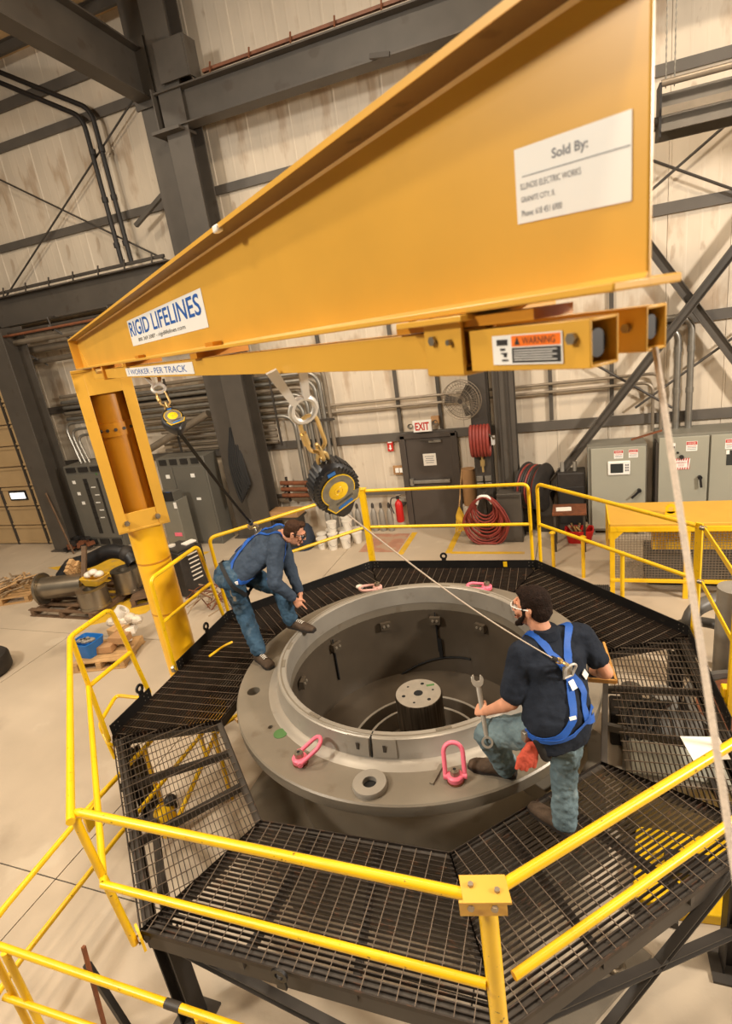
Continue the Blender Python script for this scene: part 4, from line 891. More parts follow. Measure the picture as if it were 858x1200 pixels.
# yellow machine guard on the right
t = thing('machine_guard', 'yellow mesh machine guard with flat lid, right side', 'guard', (1.4, 8.6, 0))
MB().box((1.75, 8.72, 1.16), (2.7, .92, .05)).build('lid', 'lid_yellow', t, bevel=.01)
MB().extr([(.40, 8.26, 1.19), (.40, 9.18, 1.19), (.40, 9.18, .55), (.40, 8.75, .55), (.40, 8.26, .95)], (.02, 0, 0)).build('end_panel', 'guard_yellow', t)
for x in (.45, 1.42, 2.4): MB().box((x, 8.28, .57), (.07, .05, 1.14)).build('upright', 'guard_yellow', t, bevel=.005)
for z, h in ((1.10, .08), (.28, .05)): MB().box((1.75, 8.27, z), (2.66, .05, h)).build('cross_rail', 'guard_yellow', t, bevel=.005)
MB().extr([(.48, 8.25, 1.08), (.62, 8.25, 1.08), (.48, 8.25, .94)], (0, .03, 0)).build('corner_gusset', 'guard_yellow', t)
ms = MB()
for k in range(66): x = .5 + .04*k; ms.bar((x, 8.27, .3), (x, 8.27, 1.08), .006, .006, up=(0, 1, 0))
for k in range(20): ms.bar((.48, 8.268, .3 + .04*k), (3.1, 8.268, .3 + .04*k), .006, .006)
o = ms.build('wire_mesh', 'conduit_dull', t, smooth=False); o['kind'] = 'stuff'
MB().box((1.95, 8.55, .85), (1.9, .1, .34)).build('inner_guard', 'guard_yellow', t)
MB().box((1.95, 8.9, .3), (2.0, .5, .5)).build('covered_machine', 'pump_grey', t)
for x in (1.25, ): MB().loops([[p + Y*.012 for p in arc((x, 8.6, 1.28), .075, 0, 2*math.pi, 14, X, Z)[:-1]], [p - Y*.012 for p in arc((x, 8.6, 1.28), .075, 0, 2*math.pi, 14, X, Z)[:-1]], [p - Y*.012 for p in arc((x, 8.6, 1.28), .035, 0, 2*math.pi, 14, X, Z)[:-1]], [p + Y*.012 for p in arc((x, 8.6, 1.28), .035, 0, 2*math.pi, 14, X, Z)[:-1]]], closed=True).box((x, 8.6, 1.21), (.15, .024, .06)).build('lifting_eye', 'guard_yellow', t)
sp = ['short yellow floor bollard nearest the far right rail corner', 'short yellow floor bollard beside the red tote', 'yellow floor bollard with knob before the machine guard']
for k, (x, y, h) in enumerate(((-.43, 9.3, .62), (.05, 8.9, .7), (.56, 7.9, .86))):
    b_ = thing('bollard', sp[k], 'bollard', (x, y, 0)); MB().cyl((x, y, 0), (x, y, h), .03, n=12).build('post', 'guard_yellow', b_); MB().lathe([(0, 0), (.05, 0), (.055, .02), (.03, .04), (0, .045)], (x, y, h), 12).build('cap', 'guard_yellow', b_)
MB_s = thing('spring_coil', 'dark coil spring lying past the right toe board', 'spring', (.5, 7.6, 0))
MB().tube([(.08 + .003*i, 7.55 + .07*math.cos(i*.7), .48 + .07*math.sin(i*.7)) for i in range(100)], .011, 5).build('coil', 'junk_dark', MB_s); MB().box((.23, 7.57, .2), (.3, .16, .4)).build('block', 'junk_dark', MB_s)

# ---------------------------------------------------------------- left of the platform: pallets
def pallet(label, c, rz, lx=1.2, ly=1.0, m='wood', cat='pallet'):
    t = thing('pallet', label, cat, (c[0], c[1], 0)); a, b = V((math.cos(rz), math.sin(rz), 0)), V((-math.sin(rz), math.cos(rz), 0)); o = V((c[0], c[1], 0))
    for k in range(7): MB().obox(o + b*(-ly/2 + .06 + (ly - .12)*k/6) + Z*.135, a*lx/2, b*.045, Z*.009).build('deck_board', m, t)
    for s_ in (-.44, 0, .44): MB().obox(o + a*s_*lx + Z*.072, a*.04, b*ly/2, Z*.053).build('stringer', m, t)
    for s_ in (-.46, 0, .46): MB().obox(o + b*s_*ly + Z*.010, a*lx/2, b*.045, Z*.008).build('bottom_board', m, t)
    return t
pallet('dark long pallet carrying steel rollers on the left floor', (-9.2, 7.5), .0, 1.7, 1.5, 'wood_old')
pallet('second dark pallet half hidden under the steel rollers', (-7.75, 7.75), .55, .9, .6, 'wood_old')
def roller(label, a, b, r, rf, name='steel_roller'):
    t = thing(name, label, 'roller', a); a, b = V(a), V(b); d = (b - a).normalized(); L = (b - a).length
    MB().lathe([(0, .03), (r, .03), (r, L - .03), (r*.55, L - .03), (r*.5, L - .12), (0, L - .12)], a, 28, axis=d).build('drum', 'roll_steel', t)
    MB().lathe([(r*.8, 0), (rf, 0), (rf, .05), (r*.8, .05)], a, 28, axis=d, closed=True).build('flange', 'roll_steel', t)
    MB().lathe([(r*.8, L - .05), (r*1.02, L - .05), (r*1.02, L), (r*.55, L), (r*.55, L - .05)], a, 28, axis=d, closed=True).build('rim', 'roll_steel', t)
roller('flanged steel roller lying on its side at pallet left', (-9.87, 7.05, .46), (-9.0, 7.32, .46), .22, .31)
roller('steel drum standing upright at the pallet front', (-8.58, 7.05, .15), (-8.58, 7.05, .52), .27, .28)
roller('steel drum standing upright at the pallet rear right', (-8.36, 7.72, .15), (-8.36, 7.72, .60), .26, .27)
t = thing('timber_chocks', 'stack of short timber chocks between the rollers', 'timber', (-9.2, 7.35, .5))
for k in range(5): MB().obox((-9.28 + .035*k, 7.33 + .03*k, .62 + .07*(k % 3)), V((.05, 0, 0)), V((0, .05, .03)), V((0, -.08, .18))).build('chock', 'wood', t)
tag(MB().bar((-8.88, 7.18, .53), (-9.0, 7.55, 1.15), .09, .05).build('wood_plank', 'wood_old'), 'narrow plank standing on end against the yellow tray', 'plank')
t = thing('yellow_tray', 'yellow tray heaped with white rags on a steel drum', 'tray', (-8.7, 7.35, .55))
MB().loft([((-8.62, 7.22, .53), X, Y, .18, .14), ((-8.60, 7.22, .68), X, Y, .25, .19), ((-8.60, 7.22, .68), X, Y, .22, .16), ((-8.6, 7.22, .56), X, Y, .16, .12)], 16, .4).build('tray_body', 'floor_yellow', t)
for k in range(5): MB().ball((-8.74 + .07*k, 7.22 + .03*(k % 2), .70 + .03*(k % 3)), (.09, .08, .06)).build('rag', 'bucket_white', t)
t = thing('rubber_hose', 'fat black rubber hose arched over the rollers', 'hose', (-9.2, 7.9, .4))
MB().tube(spline([(-9.95, 7.62, .42), (-9.75, 7.75, .62), (-9.3, 7.85, .72), (-8.85, 7.95, .86), (-8.45, 7.98, .80), (-8.3, 7.95, .62)], 8), .15, 16).build('hose_body', 'srl_black', t)
for x, y, z in ((-8.45, 7.98, .8), (-9.75, 7.75, .62)): MB().ball((x, y, z), .17, 14, 10).build('clamp', 'junk_dark', t)
t = thing('cable_tangle', 'thin black cables looping by the steel rollers', 'cable', (-8.0, 7.8, .2))
for k in range(3): MB().tube(spline([(-8.1, 7.9, .9), (-7.9 + .05*k, 7.8, 1.0), (-7.75, 7.7 + .06*k, .6), (-7.9, 7.6, .3), (-8.1, 7.7, .2)]), .014, 6).build('cable', 'web_black', t)
t = thing('plastic_wrap', 'heap of pale plastic wrap behind the yellow mast', 'wrap', (-7.6, 8.1, 0))
for k in range(9): MB().ball((-7.75 + .13*(k % 4), 8.05 + .16*(k//4), .15 + .12*(k % 3)), (.17, .15, .13), 8, 6).build('fold', 'plastic_clear', t, smooth=False)
pallet('wooden pallet of rods at the left picture edge', (-11.45, 7.55), .38, 1.25, 1.0)
t = thing('rod_pile', 'pile of tan rods and scrap heaped on the leftmost pallet', 'scrap', (-11.4, 7.55, .15))
for k in range(46):
    a = random.uniform(0, 3.14); c_ = V((-11.45 + random.uniform(-.42, .42), 7.55 + random.uniform(-.34, .34), .17 + random.uniform(0, .2))); dv = V((math.cos(a), math.sin(a), random.uniform(-.15, .15)))*.17
    MB().cyl(c_ - dv, c_ + dv, .018, n=5).build('rod', 'junk_tan' if k % 3 else 'wood', t)
pallet('small pallet with blue bin near the mast foot', (-7.05, 5.74), .3, .85, .72)
t = thing('blue_bin', 'blue plastic bin of parts on the small pallet', 'bin', (-7.45, 5.85, .145))
MB().loft([((-7.28, 5.60, .146), X, Y, .16, .14), ((-7.28, 5.60, .40), X, Y, .215, .19), ((-7.28, 5.60, .40), X, Y, .195, .17), ((-7.28, 5.60, .2), X, Y, .15, .13)], 20, .3).build('bin_body', 'bin_blue', t)
for k in range(6): MB().box((-7.37 + .035*k, 5.57 + .03*(k % 3), .385), (.1, .08, .04), k*.6).build('part_piece', 'cyl_grey', t, bevel=.01)
t = thing('carton_scrap', 'pale cartons and wrap piled beside the blue bin', 'box', (-7.0, 5.9, .145))
for k, (x, y, z, a) in enumerate([(-7.05, 5.7, .21, .3), (-6.95, 5.95, .22, .9), (-7.05, 6.05, .33, 1.4), (-6.85, 5.85, .3, .1), (-7.0, 6.15, .26, .5)]): MB().box((x, y, z), (.3, .2, .12), a).build('carton', ['cardboard', 'bucket_white', 'wood'][k % 3], t, bevel=.01)
for k in range(5): MB().ball((-7.2 + .1*k, 6.1 + .03*k, .42 + .05*(k % 2)), (.11, .09, .08), 8, 6).build('wrap_fold', 'plastic_clear', t, smooth=False)
tag(MB().lathe([(.07, -.06), (.11, -.06), (.11, .06), (.07, .06)], (-7.05, 6.2, .56), 18, axis=(.5, .3, .6), closed=True).build('tape_roll', 'bucket_white'), 'pale roll tilted on the carton pile', 'roll')
t = thing('rubber_roll', 'black rubber roll cut by the left picture edge', 'roll', (-9.0, 5.0, 0))
MB().lathe([(.15, 0), (.42, 0), (.45, .04), (.45, .24), (.42, .28), (.15, .28)], (-9.03, 5.0, 0), 30, closed=True).build('tread', 'junk_dark', t)
t = thing('welder_cabinet', 'dark slotted welding cabinet behind the short hoop rail', 'machine', (-6.6, 7.7, 0))
wa = V((.3, .954, 0)); wb = V((-.954, .3, 0)); wo = V((-7.10, 8.0, 0))
MB().obox(wo + Z*.48, wa*.27, wb*.28, Z*.46).build('housing', 'junk_dark', t, bevel=.02)
MB().obox(wo + Z*.97 - wa*.05, wa*.2, wb*.24, Z*.02).build('top_plate', 'steel_dark', t)
for k in range(7): MB().obox(wo - wb*.283 + wa*.02 + Z*(.84 - .085*k), wa*.11, wb*.003, Z*.012).build('louvre', 'bucket_white', t)
MB().obox(wo + wa*.12 - wb*.1 + Z*1.0, wa*.12, wb*.08, Z*.012).build('paper_stack', 'paper', t); MB().cyl(wo - wa*.12 + wb*.1 + Z*.99, wo - wa*.12 + wb*.1 + Z*1.02, .07, n=14).build('dish', 'bucket_white', t)
for k in (-1, 1): MB().cyl(wo + wa*.2*k - wb*.27 + Z*.06, wo + wa*.2*k + wb*.27 + Z*.06, .06, n=12).build('wheel', 'srl_black', t)
t = thing('wire_heap', 'tangled heap of wire rods below the hoop rail', 'wire', (-6.2, 7.5, 0))
for k in range(30):
    a = random.uniform(0, 6.28); c_ = V((-6.1 + random.uniform(-.3, .3), 7.35 + random.uniform(-.3, .3), .05 + random.uniform(0, .35))); dv = V((math.cos(a), math.sin(a), random.uniform(-.5, .5)))*.25
    MB().tube(spline([c_ - dv, c_ + V((random.uniform(-.08, .08), .05, random.uniform(0, .1))), c_ + dv], 4), .011, 5).build('wire_rod', 'junk_tan' if k % 2 else 'rust', t)
t = thing('cable_bundle', 'black cables hanging between the twin grey columns', 'cable', (-7.1, 10.5, 1.2))
for k in range(6): MB().tube(spline([(-7.2 + .04*k, 10.6, 2.7), (-7.32 + .05*k, 10.45, 1.9), (-7.2 + .06*k, 10.42, 1.0 + .08*k), (-7.05 + .02*k, 10.45, 1.8), (-7.08, 10.6, 2.55)], 5), .03, 7).build('cable', 'web_black', t)
tag(MB().bar((-12.0, 9.7, .02), (-12.45, 9.85, 1.6), .03, .05).build('broom_stick', 'wood_old'), 'wooden stick leaning on the far left column', 'stick')
t = thing('scrap_heap', 'dark scrap heaped at the far left column foot', 'scrap', (-12.1, 9.7, 0))
for k in range(16): MB().box((-12.0 + random.uniform(-.4, .35), 9.95 + random.uniform(-.2, .3), .1 + .08*(k % 3)), (random.uniform(.1, .3), random.uniform(.05, .2), random.uniform(.05, .14)), random.uniform(0, 3)).build('scrap_piece', ['junk_dark', 'rust', 'black_iron'][k % 3], t)

# ================================================================ JIB CRANE
JT = V((.7934, -.6088, 0)); JN = V((-.6088, -.7934, 0)); J0 = V((-4.843, 4.759, 0))   # beam direction, its camera-side normal, root
def J(s, off, z): return J0 + JT*s + JN*off + Z*z
ZB = 4.395
def zt(s): return 4.70 + .0165*s
mc = V((-4.62, 4.72, 0)); ma = V((.698, -.716, 0)); ml = V((.716, .698, 0))           # mast axis foot, front normal, lateral
t = thing('jib_crane', 'big yellow jib beam on a round mast crossing overhead', 'crane', (mc.x, mc.y, 0)); jib = t
mast = MB().lathe([(.19, 0), (.19, 2.66)], mc, 40).build('mast', 'mast_yellow', t)
MB().lathe([(.0, .002), (.36, .002), (.36, .035), (.19, .035)], mc, 40).build('foot_plate', 'mast_yellow', mast)
for z in (1.55, 2.2): MB().lathe([(.19, z), (.1935, z + .012), (.19, z + .024)], mc, 40).build('weld_band', 'jib_dark', mast)
MB().lathe([(.165, 2.66), (.165, 4.32)], mc, 32).build('inner_tube', 'jib_dark', t)
fc_ = MB().lathe([(.165, 3.68), (.185, 3.68), (.185, 3.82), (.165, 3.82)], mc, 32).build('collar', 'jib_dark', t)
for k in range(7):
    a = -2.2 + .45*k; d = V((math.cos(a), math.sin(a), 0)); bolt(MB(), mc + d*.183 + Z*3.75, d, .018, .014).build('bolt', 'steel_dark', fc_)
hd = MB()
for k in (-1, 1):
    hd.obox(mc + ml*.255*k + ma*.03 + Z*3.53, ma*.21, ml*.014, Z*.86)
    hd.obox(mc + ml*.215*k + ma*.235 + Z*3.53, ma*.012, ml*.055, Z*.86)
hd.obox(mc + ma*.235 + Z*4.26, ma*.011, ml*.268, Z*.13).obox(mc + Z*4.375, ma*.25, ml*.27, Z*.014)
hd.obox(mc - ma*.19 + Z*3.53, ma*.012, ml*.25, Z*.86)
head = hd.build('head_frame', 'jib_orange', t, bevel=.003)
pl = MB().obox(mc + ma*.22 + Z*2.76, ma*.014, ml*.27, Z*.1).obox(mc + ma*.02 + Z*2.665, ma*.22, ml*.27, Z*.012).build('roller_bar', 'jib_orange', t, bevel=.003)
for k in (-1, 1): MB().cyl(mc + ma*.232 + ml*.16*k + Z*2.76, mc + ma*.275 + ml*.16*k + Z*2.76, .03, n=6).cyl(mc + ma*.27 + ml*.16*k + Z*2.76, mc + ma*.30 + ml*.16*k + Z*2.76, .016, n=10).build('bolt', 'bolt_steel', pl)
MB().cyl(mc + ml*.2 + ma*.17 + Z*2.95, mc + ml*.2 + ma*.17 + Z*4.0, .012, n=8).build('stop_rod', 'machined', t)
# beam: web and tapered flanges
L0, L1 = -.05, 6.235
bm_ = MB()
bm_.extr([J(L0, -.005, ZB), J(L1, -.005, ZB), J(L1, -.005, zt(L1) - .005), J(L0, -.005, zt(L0) - .005)], JN*.010)
bm_.obox((J(L0, 0, 0) + J(L1, 0, 0))/2 + Z*(ZB + .007), JT*(L1 - L0)/2, JN*.085, Z*.007)
bm_.build('beam', 'jib_orange', t, bevel=.003)
MB().bar(J(L0, 0, zt(L0) - .007), J(L1, 0, zt(L1) - .007), .17, .014).build('top_flange', 'jib_flange_shaded', t, bevel=.002)
MB().bar(J(L0, .0855, zt(L0) - .007), J(L1, .0855, zt(L1) - .007), .002, .014).build('flange_edge', 'jib_orange', t)
for z, k, dz in ((ZB + .014, 1, 0), (zt(L0) - .014, -1, zt(L1) - zt(L0))):
    MB().extr([J(L0, .005, z), J(L0, .0105, z), J(L0, .005, z + .0065*k)], JT*(L1 - L0) + Z*dz).build('fillet_weld', 'jib_orange' if k > 0 else 'jib_weld', t)
MB().extr([J(L0, -.09, ZB), J(L0, .085, ZB), J(L0, .085, zt(0)), J(L0, -.09, zt(0))], -JT*.014).build('end_plate', 'jib_orange', t)
MB().extr([J(.0, .0, ZB + .014), J(.3, 0, ZB + .014), J(0.0, 0, ZB + .2)], JN*.012).build('gusset', 'jib_orange', t)
for s in (2.9, 4.35): MB().obox(J(s, .03, ZB + .02), JT*.05, JN*.02, Z*.012).build('clamp_lug', 'jib_dark', t)
MB().obox(J(4.80, .082, zt(4.8) - .012), JT*.022, JN*.012, Z*.012).build('edge_cap', 'white_label', t, bevel=.006)
# tracks: square hollow tubes slung under the beam
def sqtube(s0, s1, off, zc, w_, h, th=.005, m='jib_orange', name='track_tube', par=None):
    b = MB(); a, e = J(s0, off, zc), J(s1, off, zc); c = (a + e)/2; hl = JT*(s1 - s0)/2
    for k in (-1, 1):
        b.obox(c + JN*(w_/2 - th/2)*k, hl, JN*th/2, Z*h/2); b.obox(c + Z*(h/2 - th/2)*k, hl, JN*(w_/2 - th), Z*th/2)
    return b.build(name, m, par or jib, bevel=.0015)
sqtube(.9, 5.90, .03, 4.331, .062, .073); sqtube(.9, 6.185, -.104, 4.329, .058, .072)
nt = sqtube(5.925, 6.185, .034, 4.326, .07, .074)
MB().cyl(J(6.09, .034, 4.324), J(6.172, .034, 4.324), .022, n=16).build('end_roller', 'black_iron', nt)
MB().cyl(J(6.09, -.104, 4.331), J(6.175, -.104, 4.331), .020, n=16).build('end_roller', 'black_iron', jib)
for s in (1.1, 2.6, 4.2): MB().obox(J(s, -.04, 4.382), JT*.05, JN*.12, Z*.012).build('hanger_bar', 'jib_dark', jib)
sb = MB()
for k in (-1, 1): sb.obox(J(5.86, .034 + .042*k, 4.334), JT*.055, JN*.004, Z*.05)
sb.obox(J(5.86, .034, 4.286), JT*.055, JN*.045, Z*.004).obox(J(5.84, -.03, 4.388), JT*.10, JN*.13, Z*.006)
sb = sb.build('splice_clamp', 'jib_orange', jib, bevel=.002)
bolt(MB(), J(5.835, .078, 4.352), JN, .010, .01).build('bolt', 'bolt_steel', sb); bolt(MB(), J(5.885, .078, 4.347), JN, .006, .012).build('bolt', 'bolt_steel', sb)
for s, l, z in ((5.80, .10, 4.379), (5.99, .09, 4.379)): MB().obox(J(s, .02, z), JT*l, JN*.05, Z*.009).build('spacer_block', 'jib_dark', jib)
bolt(MB(), J(5.76, .07, 4.393), Z, .009, .012).build('bolt', 'bolt_steel', jib)
bolt(MB(), J(6.155, .069, 4.336), JN, .0095, .009).build('bolt', 'bolt_steel', nt); bolt(MB(), J(6.152, -.074, 4.334), JN, .008, .008).build('bolt', 'bolt_steel', jib)
MB().obox(J(1.6, .03, 4.345), JT*.03, JN*.05, Z*.06).build('end_stop', 'jib_dark', jib); MB().cyl(J(1.55, .05, 4.36), J(1.55, .12, 4.36), .02, n=8).build('bolt', 'brass', jib)
# labels on the beam
def panel(o, xv, yv, m, par, name='label', lift=.001): 
    o, xv, yv = V(o), V(xv), V(yv); n = xv.cross(yv).normalized()
    if n.dot(JN) < 0: n = -n
    return MB().extr([o, o + xv, o + xv + yv, o + yv], n*lift).build(name, m, par, smooth=False)
F = .0058
o = J(2.67, F, 4.490); xv = J(4.27, F, 4.489) - o; yv = Z*.158
lb_ = panel(o, xv, yv, 'white_label', jib, 'maker_label')
text('RIGID LIFELINES', o + xv*.02 + yv*.36, xv*.95, yv*.56, 'blue_ink', lb_, lift=.002, bold=.012)
text('800 369 2087 - rigidlifelines.com', o + xv*.13 + yv*.08, xv*.66, yv*.17, 'dark_ink', lb_, lift=.002)
o = J(6.000, F, 4.526); xv = J(6.210, F, 4.513) - o; yv = Z*.112
lb_ = panel(o, xv, yv, 'white_label', jib, 'seller_label')
text('Sold By:', o + xv*.36 + yv*.70, xv*.31, yv*.16, 'grey_ink', lb_, lift=.0015, bold=.02)
MB().obox(o + xv*.53 + yv*.62, xv*.46, yv*.006, JN*.0016).build('rule', 'grey_ink', lb_)
for s_, x0, w_, y0 in (('ILLINOIS ELECTRIC WORKS', .05, .56, .45), ('GRANITE CITY, IL', .05, .33, .27), ('Phone: 618 451 6900', .05, .39, .09)):
    text(s_, o + xv*x0 + yv*y0, xv*w_, yv*.085, 'grey_ink', lb_, lift=.0015)
o = J(2.50, .0618, 4.304); xv = JT*1.6; yv = Z*.054
lb_ = panel(o, xv, yv, 'white_label', jib, 'track_label')
text('1 WORKER - PER TRACK', o + xv*.05 + yv*.2, xv*.88, yv*.6, 'blue_ink', lb_, lift=.0015)
o = J(5.985, .0702, 4.300); xv = J(6.136, .0702, 4.299) - o; yv = Z*.050
lb_ = panel(o, xv, yv, 'white_label', nt, 'warning_label')
panel(o + xv*.30 + yv*.60, xv*.68, yv*.36, 'orange_label', lb_, 'orange_band', .0014); panel(o + xv*.30 + yv*.06, xv*.68, yv*.50, 'dark_ink', lb_, 'black_band', .0014)
text('WARNING', o + xv*.46 + yv*.67, xv*.45, yv*.22, 'dark_ink', lb_, lift=.0018)
MB().extr([o + xv*.345 + yv*.66 + JN*.0015, o + xv*.425 + yv*.66 + JN*.0015, o + xv*.385 + yv*.92 + JN*.0015], JN*.0003).build('triangle', 'dark_ink', lb_, smooth=False)
for k in range(5): panel(o + xv*.33 + yv*(.46 - .08*k), xv*(.6 - .06*(k % 2)), yv*.025, 'white_label', lb_, 'printed_line', .0018)
panel(o + xv*.07 + yv*.66, xv*.17, yv*.2, 'dark_ink', lb_, 'pictogram', .0015)
for k, (a, b, c_, d) in enumerate([(.12, .48, .08, .08), (.13, .36, .1, .05), (.17, .26, .05, .1), (.14, .12, .1, .06)]): panel(o + xv*a + yv*b, xv*c_, yv*d, 'dark_ink', lb_, 'pictogram', .0015)

# ---------------------------------------------------------------- self retracting lifelines
def link_loop(b, c, d, n_, a_, w_, r):
    c, d, n_ = V(c), V(d).normalized(), V(n_).normalized(); s = d.cross(n_)
    P = arc(c + d*(a_ - w_), w_, 0, math.pi, 8, s, d) + arc(c - d*(a_ - w_), w_, math.pi, 2*math.pi, 8, s, d)
    b.tube(P, r, 7, closed=True); return b
def srl(label, top, c, R, face, tip_to, cable_mat, cable_r, ribs, hook_at):
    top, c = V(top), V(c); t = thing('fall_arrester', label, 'lifeline', c)
    up_ = (top - c).normalized(); f = V(face); f = (f - up_*f.dot(up_)).normalized(); s = up_.cross(f).normalized()
    # trolley plates and eye
    br = MB()
    D0 = (top - c).length - R*1.1; E = D0*.30
    for k in (-1, 1): MB().extr([top + s*k*E*.30 + up_*E*.3, top + s*k*E*.62 + up_*E*.3, top + s*k*E*.30 - up_*E*.95, top + s*k*E*.10 - up_*E*.95], f*E*.1).build('trolley_plate', 'trolley_zinc', t)
    rr = D0*.115; rc_ = top - up_*(D0*.28 + rr*.9)
    MB().tube([rc_ + (s*math.cos(a) + up_*math.sin(a))*rr for a in [2*math.pi*i/18 for i in range(18)]], rr*.26, 8, closed=True).build('eye_ring', 'trolley_zinc', t)
    cc0 = top - up_*D0*.66; cb_ = MB(); link_loop(cb_, cc0, up_, f, D0*.20, D0*.085, D0*.02); cb_ = cb_.build('carabiner', 'brass', t)
    MB().cyl(cc0 - up_*D0*.07 - s*D0*.085, cc0 + up_*D0*.06 - s*D0*.085, D0*.036, n=8).build('gate_sleeve', 'brass', cb_)
    bb = MB(); link_loop(bb, top - up_*D0*.88, up_, s, D0*.09, D0*.045, D0*.018); bb = bb.build('swivel', 'brass', t)
    sb_ = MB(); link_loop(sb_, top - up_*D0*.98, up_, f, D0*.085, D0*.05, D0*.02); sb_.build('swivel_eye', 'brass', bb)
    # teardrop housing
    def prof(k, e):
        P = [(0, 1.02), (.26, 1.02), (.60, .78), (.90, .38), (1.0, -.05), (.93, -.42), (.62, -.86), (.34, -1.18), (.16, -1.32), (-.16, -1.32), (-.34, -1.18), (-.62, -.86), (-.93, -.42), (-1.0, -.05), (-.9, .38), (-.60, .78), (-.26, 1.02)]
        return [c + (s*x*.9 + up_*y*1.1)*R*k + f*e for x, y in P]
    D = R*.42
    MB().loops([prof(.86, -D), prof(.97, -D*.7), prof(1, -D*.2), prof(1, D*.2), prof(.97, D*.7), prof(.86, D)]).build('housing', 'srl_black', t, bevel=R*.01)
    if ribs:
        pr = prof(1.0, 0); per = []
        for i in range(len(pr)):
            a_, b_ = pr[i], pr[(i + 1) % len(pr)]; m_ = max(1, round((b_ - a_).length/(R*.19)))
            per += [a_ + (b_ - a_)*j/m_ for j in range(m_)]
        for q in per:
            if (q - c).dot(up_) < -.95*R or (q - c).dot(up_) > 1.0*R: continue
            MB().bar(q - f*D*.66, q + f*D*.66, R*.075, R*.03, up=(q - c)).build('rib', 'srl_black', t)
            q2 = c + (q - c)*.82 + f*D*1.0; w2 = (q - c).normalized(); MB().bar(q2 - w2*R*.07, q2 + w2*R*.09, R*.05, R*.03, up=f).build('rib', 'srl_black', t)
    ef = c + f*(D + .001)
    lab = [ef + (s*math.sin(a) + up_*math.cos(a))*R*.66 for a in [(-2.2 + 4.4*i/24) for i in range(25)]]
    lab = lab[::-1]
    shape = lab + [ef + s*-.62*R - up_*.52*R, ef - s*.40*R - up_*.92*R, ef + s*.62*R - up_*.78*R, ef + s*.80*R - up_*.42*R, ef + s*.58*R - up_*.36*R]
    MB().extr(shape, f*R*.03).build('label_border', 'srl_yellow', t, smooth=False)
    cc = sum(shape, V((0, 0, 0)))/len(shape)
    lp = MB().extr([cc + (p - cc)*.94 for p in shape], f*R*.04).build('label_plate', 'srl_label', t, smooth=False)
    bd = (s*.9 + up_*.16).normalized(); MB().obox(ef + f*R*.042 - up_*.70*R + s*.08*R, bd*R*.30, f.cross(bd)*R*.065, f*.0006).build('blue_badge', 'bin_blue', lp)
    for k in range(3): MB().obox(ef + f*R*.042 - up_*R*(.46 + .035*k) + s*R*.1, (s*.9 + up_*.12)*R*.4, up_*R*.006, f*.0006).build('printed_line', 'dark_ink', lp)
    MB().lathe([(0, .05*R), (.36*R, .05*R), (.385*R, .035*R), (.385*R, .0)], ef + up_*.0, 32, axis=f).build('hub_cap', 'srl_yellow', t)
    MB().lathe([(0, .075*R), (.04*R, .075*R), (.05*R, .05*R)], ef, 10, axis=f).build('centre_screw', 'brass', t)
    MB().lathe([(.15*R, .051*R), (.16*R, .06*R), (.17*R, .051*R)], ef, 24, axis=f).build('hub_ring', 'srl_yellow', t)
    MB().obox(ef + up_*.78*R - s*.02*R, s*.15*R, up_*.07*R, f*R*.02).build('blue_badge', 'bin_blue', t)
    tip = c - up_*R*1.42; hook = V(hook_at); n = 14; dv = hook - tip
    pts = [tip + dv*(i/n) - Z*.04*math.sin(math.pi*i/n)*(1 if ribs else .4) for i in range(n + 1)]
    if ribs: MB().tube(pts, cable_r, 7).build('cable', cable_mat, t)
    else:
        wb_ = MB(); _, sd, _u = frame(dv)
        wb_.loops([[p + sd*cable_r + _u*.002, p - sd*cable_r + _u*.002, p - sd*cable_r - _u*.002, p + sd*cable_r - _u*.002] for p in pts]).build('webbing', cable_mat, t)
    return t, dv.normalized()
def snap_hook(t, p, d, L):
    p, d = V(p), V(d).normalized(); _, s, u = frame(d)
    MB().cyl(p, p + d*L*.25, L*.09, n=10).build('ferrule', 'srl_black', t)
    h = MB(); link_loop(h, p + d*L*.42, d, s, L*.16, L*.09, L*.035); link_loop(h, p + d*L*.75, d, u, L*.3, L*.14, L*.045); h = h.build('snap_hook', 'brass', t)
    MB().bar(p + d*L*.5, p + d*L*.72, L*.12, L*.1).build('hook_gate', 'brass', h)
CAM = V((0, 0, CAMZ))

# ================================================================ WORKERS
def remesh(mb, vox, it=4, disp=None, name='m'):
    me = mb.mesh(); o = bpy.data.objects.new('tmp', me); COL.objects.link(o)
    r = o.modifiers.new('r', 'REMESH'); r.mode = 'VOXEL'; r.voxel_size = vox
    s = o.modifiers.new('s', 'SMOOTH'); s.factor = .5; s.iterations = it
    if disp:
        tx = bpy.data.textures.new('folds', 'CLOUDS'); tx.noise_scale = disp[1]; tx.noise_depth = 2
        d = o.modifiers.new('d', 'DISPLACE'); d.texture = tx; d.strength = disp[0]; d.mid_level = .5; d.texture_coords = 'LOCAL'
    dg = bpy.context.evaluated_depsgraph_get(); out = bpy.data.meshes.new_from_object(o.evaluated_get(dg))
    bpy.data.objects.remove(o); bpy.data.meshes.remove(me); return out
def garment(name, mb, m, par, vox=.011, it=3, disp=None):
    me = remesh(mb, vox, it, disp); bv = BVHTree.FromPolygons([v.co.copy() for v in me.vertices], [tuple(p.vertices) for p in me.polygons])
    o0 = ORG[par.name]; me.transform(Matrix.Translation(-o0)); me.materials.clear()
    o = link(name, me, m, par, o0, True, 0, None, 0); return o, bv
